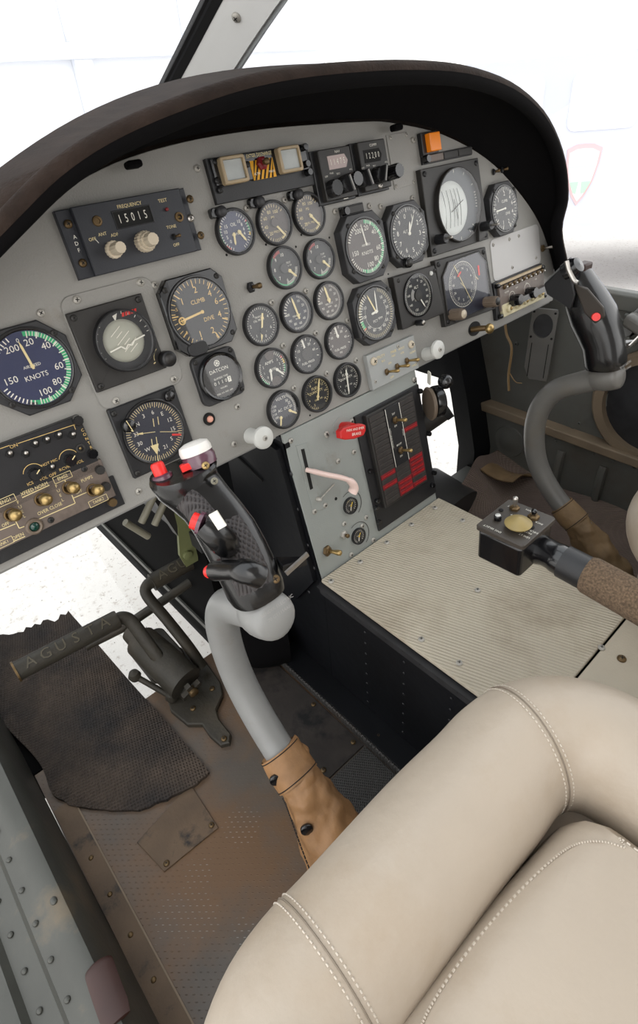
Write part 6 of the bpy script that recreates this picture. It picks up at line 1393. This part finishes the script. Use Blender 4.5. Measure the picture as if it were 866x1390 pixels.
# terminal box clipped to the right stick head
t = thing('clip_box', 'black rectangular box clamped to the head of the right control stick', 'box', (.84, .43, Z(-.30)))
b = MB(t); a = onX(790, 372, .86); 
b = MB(t); bx_ = [onX(px, py, X_) for px, py, X_ in ((738, 386, .835), (742, 400, .835), (775, 421, .835), (781, 400, .835), (770, 356, .835))]
vs = [p for p in bx_] + [p + Vector((.035, .012, 0)) for p in bx_]
b.add(vs, [(0, 1, 2, 3, 4), (9, 8, 7, 6, 5)] + [(i, i + 5, (i + 1) % 5 + 5, (i + 1) % 5) for i in range(5)], 'black'); b.build('box_body', bevel=.002)
b = MB(t); P = [onX(769, 354, .832), onX(772, 366, .832), onX(779, 380, .832), onX(784, 384, .832)]; b.tube(smooth_path(P, 4), .0035, 'steel', n=8); b.build('clamp')
b = MB(t); p = onX(778, 364, .845); b.at(Matrix.Translation(p) @ Matrix.Rotation(R(50), 4, 'X')); b.lathe([(.014, -.012), (.015, 0), (.011, .010), (0, .012)], 'black_gloss', n=20); b.build('terminal_cap')
# collective lever
t = thing('collective_lever', 'thick brown foam-covered collective lever with a black switch box at its end above the console', 'lever', (.497, .15, Z(-.52)))
Mc = Matrix.Translation((.497, .254, Z(-.432))) @ Matrix.Rotation(R(-3), 4, 'X')
b = MB(t); b.at(Mc); b.prism(rrect(0, 0, .066, .058, .005), -.048, -.006, 'black_gloss', .003); b.build('switch_box', bevel=.002)
b = MB(t); b.at(Mc); b.prism(rrect(0, 0, .070, .062, .004), -.006, 0, 'brown_black', .001); o = b.build('top_plate')
b = MB(o); b.at(Mc)
rt = R(90)
for st, x, y, s_, a in (('ENG SELECT', -.029, .012, .0042, 90), ('MOTOR GEN', -.010, -.014, .0042, 90), ('START', .021, .018, .004, 90), ('ON', -.003, .022, .004, 90), ('OFF', .008, .008, .0042, 90), ('RPM', .028, .000, .004, 90), ('INCR', .013, -.022, .004, 90), ('DECR', -.005, -.026, .004, 90), ('LDG LT', -.018, -.022, .004, 90)): b.text(st, x, y, .0003, s_, W, R(a))
b.build('lettering')
def onbox(px, py):
    r_ = ray(px, py); Pn = (Mc.to_3x3() @ Vector((0, 0, 1))); c0 = Mc.translation - Vector((0, 0, EYE)); p = r_ * (c0.dot(Pn) / r_.dot(Pn)); return Mc.inverted() @ (p + Vector((0, 0, EYE)))
Mi = WM[t.name].inverted() @ Mc
def onb(name, me, px, py, rot=(0, 0, 0)):
    p = onbox(px, py); o_ = put(name, me, t, Mi @ Vector((p.x, p.y, 0))); o_.rotation_euler = (Mi.to_3x3() @ Matrix.Rotation(rot[0], 3, 'X') @ Matrix.Rotation(rot[1], 3, 'Y')).to_euler(); return o_
onb('toggle', toggle_mesh(.0032, .018, 'steel', 'brass_dark'), 698.5, 691); onb('toggle', toggle_mesh(.0036, .012, 'black_gloss', 'brass_dark'), 724, 703)
onb('push_button', knob_mesh(.0045, .006, 'black_gloss', 'knob_white'), 675.5, 705); p = onbox(703, 716)
b = MB(t); b.at(Mc); b.lathe([(.004, 0), (.005, .003), (.0145, .0045), (.0155, .0065), (.013, .009), (.006, .0125), (.0035, .014), (0, .0145)], 'khaki', c=(p.x, p.y, 0), n=32); b.build('trim_knob')
for (px, py) in ((680, 693), (722, 716)): onb('screw', screw_mesh(.003, 'slot'), px, py)
b = MB(t); b.tube(smooth_path([(.508, .236, Z(-.466)), (.506, .215, Z(-.462)), (.504, .200, Z(-.461)), (.5035, .192, Z(-.461))], 4), [.020, .020, .019, .018, .017, .017, .017, .0175, .018, .018, .018, .018, .018], 'black_gloss', n=24); b.tube([(.5035, .193, Z(-.461)), (.503, .165, Z(-.4615))], .0195, 'black', n=28); b.build('collar')
b = MB(t); b.tube([(.503, .166, Z(-.4615)), (.503, .162, Z(-.4615)), (.501, .10, Z(-.464)), (.498, 0.0, Z(-.470)), (.496, -.15, Z(-.478))], [.020, .0215, .0215, .0215, .0215], 'foam_grip', n=32); b.build('foam_grip')

# ================================================================== SEATS
def seat(dx, dy, label):
    t = thing('pilot_seat', label, 'seat', (.19 + dx, -.12 + dy, 0))
    cx = .19 + dx; hw_ = .1725; yf = .122 + dy; yb = -.42 + dy; rc = .074; zc = -.520
    def path():
        hl = hw_ + .035; P = [(cx - hl, yb, Z(zc + .0)), (cx - hl, yb * .5, Z(zc)), (cx - hl, yf - rc - .10, Z(zc)), (cx - hl, yf - rc - .035, Z(zc)), (cx - hl, yf - rc, Z(zc))]
        for a in (157.5, 135, 112.5): P.append((cx - hl + rc + rc * math.cos(R(a)), yf - rc + rc * math.sin(R(a)), Z(zc)))
        P.append((cx - hl + rc, yf, Z(zc))); P.append((cx - hl + rc + .035, yf, Z(zc))); P.append((cx, yf + .002, Z(zc))); P.append((cx + hw_ - rc - .035, yf, Z(zc))); P.append((cx + hw_ - rc, yf, Z(zc)))
        for a in (67.5, 45, 22.5): P.append((cx + hw_ - rc + rc * math.cos(R(a)), yf - rc + rc * math.sin(R(a)), Z(zc)))
        P += [(cx + hw_, yf - rc, Z(zc)), (cx + hw_, yf - rc - .035, Z(zc)), (cx + hw_, yf - rc - .10, Z(zc)), (cx + hw_, yb * .5, Z(zc)), (cx + hw_, yb, Z(zc))]
        return smooth_path(P, 5)
    P = path(); rr = []
    for p in P:
        f_ = max(0, min(1, (p.y - (yf - .10)) / .08)); rr.append((.062, .054 + .002 * f_))
    b = MB(t); b.tube(P, rr, 'seat_leather', n=36, up=(0, 0, 1)); b.build('bolster')
    # seams round the front roll
    def seam(idx):
        C = P[idx]; T_ = (P[idx + 1] - P[idx - 1]).normalized(); u_ = Vector((0, 0, 1)); w_ = T_.cross(u_); ra, rb = rr[idx]
        sgn = 1 if w_.y > 0 else -1
        pts = [C + w_ * (sgn * (rb + .0004) * math.cos(R(a))) + u_ * ((ra + .0004) * math.sin(R(a))) for a in range(-25, 215, 4)]
        b = MB(t); b.tube(pts, .0007, 'seam_tan', n=5); o = b.build('seam')
        b = MB(o)
        for s_ in (-.0042, .0042):
            for i in range(0, len(pts) - 1):
                a_ = pts[i].lerp(pts[i + 1], .2) + T_ * s_; c_ = pts[i].lerp(pts[i + 1], .75) + T_ * s_; b.tube([a_, c_], .0007, 'thread', n=4)
        b.build('stitching')
    seam(64); seam(42)
    # cushion
    kx = cx - .0175; chw = .1345
    b = MB(t); nx, ny = 26, 26; vs = []; fs = []; x0, x1 = kx - chw, kx + chw; y1 = yf - .0545; y0 = yb
    for j in range(ny + 1):
        for i in range(nx + 1):
            u_ = i / nx * 2 - 1; v_ = j / ny
            e = lambda s_: 1 - abs(s_) ** 5
            x = kx + chw * math.copysign(1 - (1 - abs(u_)) ** 1.6, u_) if False else kx + chw * u_
            y = y0 + (y1 - y0) * (1 - (1 - v_) ** 1.3)
            rcn = 1.0
            if v_ > .8 and abs(u_) > .75: y -= .03 * ((abs(u_) - .75) / .25) ** 2 * ((v_ - .8) / .2)
            ed = min(1, ((1 - abs(u_)) / .16)); ef = min(1, (1 - v_) / .16); h_ = (1 - (1 - ed) ** 2.6) * (1 - (1 - ef) ** 2.6)
            y += .10 * (kx + .11 - x) * v_ ** 3
            vs.append((x, y, Z(-.560) + .062 * h_ + .006 * (1 - u_ * u_)))
    for j in range(ny):
        for i in range(nx): a = j * (nx + 1) + i; fs.append((a, a + 1, a + nx + 2, a + nx + 1))
    b.add(vs, fs, 'seat_leather', True); o = b.build('cushion')
    b = MB(o)
    L_ = []
    def ztop(x, y):
        best = min(vs, key=lambda q: (q[0] - x) ** 2 + (q[1] - y) ** 2); return best[2]
    pts = smooth_path([(kx - .1155, yb + .02, 0), (kx - .1155, y1 - .085, 0), (kx - .109, y1 - .050, 0), (kx - .090, y1 - .028, 0), (kx - .060, y1 - .020, 0), (kx, y1 - .017, 0), (kx + .060, y1 - .020, 0), (kx + .090, y1 - .028, 0), (kx + .109, y1 - .050, 0), (kx + .1155, y1 - .085, 0), (kx + .1155, yb + .02, 0)], 14)
    for i in range(len(pts) - 1):
        a_, c_ = pts[i], pts[i + 1]; L = (c_ - a_).length; n_ = max(1, int(L / .0045))
        for k in range(n_):
            p = a_.lerp(c_, (k + .2) / n_); q = a_.lerp(c_, (k + .75) / n_)
            ed = min(1, (1 - abs((p.x - kx) / chw)) / .16); tt = 1 - (1 - (p.y - y0) / (y1 - y0)) ** (1 / 1.3) if p.y < y1 else 1; ef = min(1, (1 - tt) / .16)
            zz = Z(-.560) + .062 * (1 - (1 - ed) ** 2.6) * (1 - (1 - ef) ** 2.6) + .006 * (1 - ((p.x - kx) / chw) ** 2)
            sk = .10 * (kx + .11 - p.x) * max(0, tt) ** 3; b.tube([(p.x, p.y + sk, zz + .0004), (q.x, q.y + sk, zz + .0004)], .0009, 'thread', n=4)
    b.build('stitching')
    b = MB(t); b.box((cx - .195, yb, Z(-.70)), (cx + .165, yf + .012, Z(-.550)), 'seat_leather'); b.build('seat_pan', bevel=.02)
    b = MB(t); b.box((cx - .15, yb + .03, Z(-.86)), (cx + .15, yf - .10, Z(-.70)), 'seat_base'); b.build('seat_frame')
    return t
seat(0, 0, 'cream leather pilot seat with stitched front roll in the foreground')
seat(.705, .035, 'white leather seat corner beyond the collective lever at the right edge')
t = thing('strap_end', 'reddish brown leather strap end on the left door sill at the bottom', 'strap', (-.055, .37, Z(-.76)))
b = MB(t); b.tube(smooth_path([V(-.074, .350, -.746), V(-.075, .342, -.741), V(-.077, .32, -.741), V(-.079, .29, -.742)], 3), [(.002, .006), (.004, .011), (.005, .014), (.005, .015), (.005, .015), (.005, .015), (.005, .015), (.005, .015), (.005, .015), (.004, .013)], 'strap_leather', n=14); b.build('strap_tongue')

# ================================================================== OUTSIDE
t = thing('parked_vehicle', 'pale vehicle parked outside beyond the right window with a shield crest on its side', 'vehicle', (4.6, 1.9, Z(-1.45)))
k = 4.0
A0 = Vector((3.55, 2.9, 0)); A1 = Vector((5.2, .9, 0)); dv = (A1 - A0).normalized(); nv = Vector((-dv.y, dv.x, 0)); nv = nv if nv.dot(-A0) > 0 else -nv
Mv = Matrix((dv, Vector((0, 0, 1)), -dv.cross(Vector((0, 0, 1))) if False else dv.cross(Vector((0, 0, 1))))).transposed().to_4x4(); Mv.translation = Vector((A0.x, A0.y, EYE))
def onV(px, py):
    r_ = ray(px, py); nn = dv.cross(Vector((0, 0, 1))); p = r_ * (A0.dot(nn) / r_.dot(nn)); q = p - A0; return q.dot(dv), p.z
sg = 1 if dv.cross(Vector((0, 0, 1))).dot(-A0) > 0 else -1
x0, zb = onV(700, 300); x1, _ = onV(1000, 300); _, zt = onV(800, 150); _, zb = onV(820, 306); xa, _ = onV(640, 300)
b = MB(t); b.at(Mv)
b.prism([(xa - 1.0, zb), (x1 + 1.5, zb), (x1 + 1.5, zt + .3), (xa - .3, zt + .3), (xa - 1.0, zt - .25)], -1.6 * sg if sg > 0 else 0, 0 if sg > 0 else 1.6, 'vehicle_paint'); b.build('body')
for (c0, c1) in (((675, 92), (735, 150)), ((786, 55), (866, 150))):
    a0 = onV(*c0); a1 = onV(*c1); b = MB(t); b.at(Mv); b.prism(rrect((a0[0] + a1[0]) / 2, zt + .05, abs(a1[0] - a0[0]), .32, .05), *((0, .01) if sg > 0 else (-.01, 0)), 'far_frame'); b.build('side_window')
cx_, cz_ = onV(788, 238); w_ = abs(onV(766, 238)[0] - onV(812, 238)[0]) ; h_ = abs(onV(788, 197)[1] - onV(788, 280)[1])
def shield(s_): return [(cx_ + a * w_ / 2 * s_, cz_ + c * h_ / 2 * s_) for a, c in ((0, -1), (.35, -.72), (.75, -.2), (.95, .4), (1, .85), (.5, .98), (0, 1), (-.5, .98), (-1, .85), (-.95, .4), (-.75, -.2), (-.35, -.72))]
def lay(poly_, z0, m, nm):
    b = MB(t); b.at(Mv); zz = (z0, z0 + .004) if sg > 0 else (-z0 - .004, -z0); b.prism(poly_, zz[0], zz[1], m); return b.build(nm)
lay(shield(1.0), .002, 'crest_red', 'crest_border'); lay(shield(.86), .006, 'crest_white', 'crest_field')
lay([(cx_ - w_ * .38, cz_ + h_ * .14), (cx_ + w_ * .38, cz_ + h_ * .14), (cx_ + w_ * .40, cz_ + h_ * .36), (cx_ - w_ * .40, cz_ + h_ * .36)], .010, 'crest_blue', 'crest_band')
lay([(cx_ - w_ * .30, cz_ - h_ * .10), (cx_ - w_ * .05, cz_ - h_ * .10), (cx_ - w_ * .08, cz_ - h_ * .30), (cx_ - w_ * .16, cz_ - h_ * .28)], .010, 'crest_green', 'crest_leaf'); lay([(cx_ + w_ * .05, cz_ - h_ * .10), (cx_ + w_ * .32, cz_ - h_ * .10), (cx_ + w_ * .18, cz_ - h_ * .28), (cx_ + w_ * .08, cz_ - h_ * .30)], .010, 'crest_green', 'crest_leaf')
for xx in (xa - .2, x1):
    b = MB(t); b.at(Mv @ Matrix.Translation((xx, -1.45 + .33, -.2 * sg))); b.lathe([(.20, -.1), (.33, -.09), (.33, .09), (.20, .1), (0, .08)], 'vehicle_paint', n=32); b.build('wheel')
t = thing('hangar', 'faint white hangar front with pale frames beyond the left windscreen', 'building', (2, 13, Z(-1.45)))
b = MB(t); b.box((-9, 13, Z(-1.45)), (12, 13.4, Z(6)), 'far_wall'); b.build('wall')
for x in (-5, -2.5, 0, 2.0, 3.2, 5.5, 8): b = MB(t); b.box((x, 12.85, Z(-1.45)), (x + .35, 12.99, Z(6)), 'far_frame'); b.build('frame_post')
for z in (.8, 3.2): b = MB(t); b.box((-9, 12.8, Z(z)), (12, 12.84, Z(z + .25)), 'far_frame'); b.build('cross_beam')
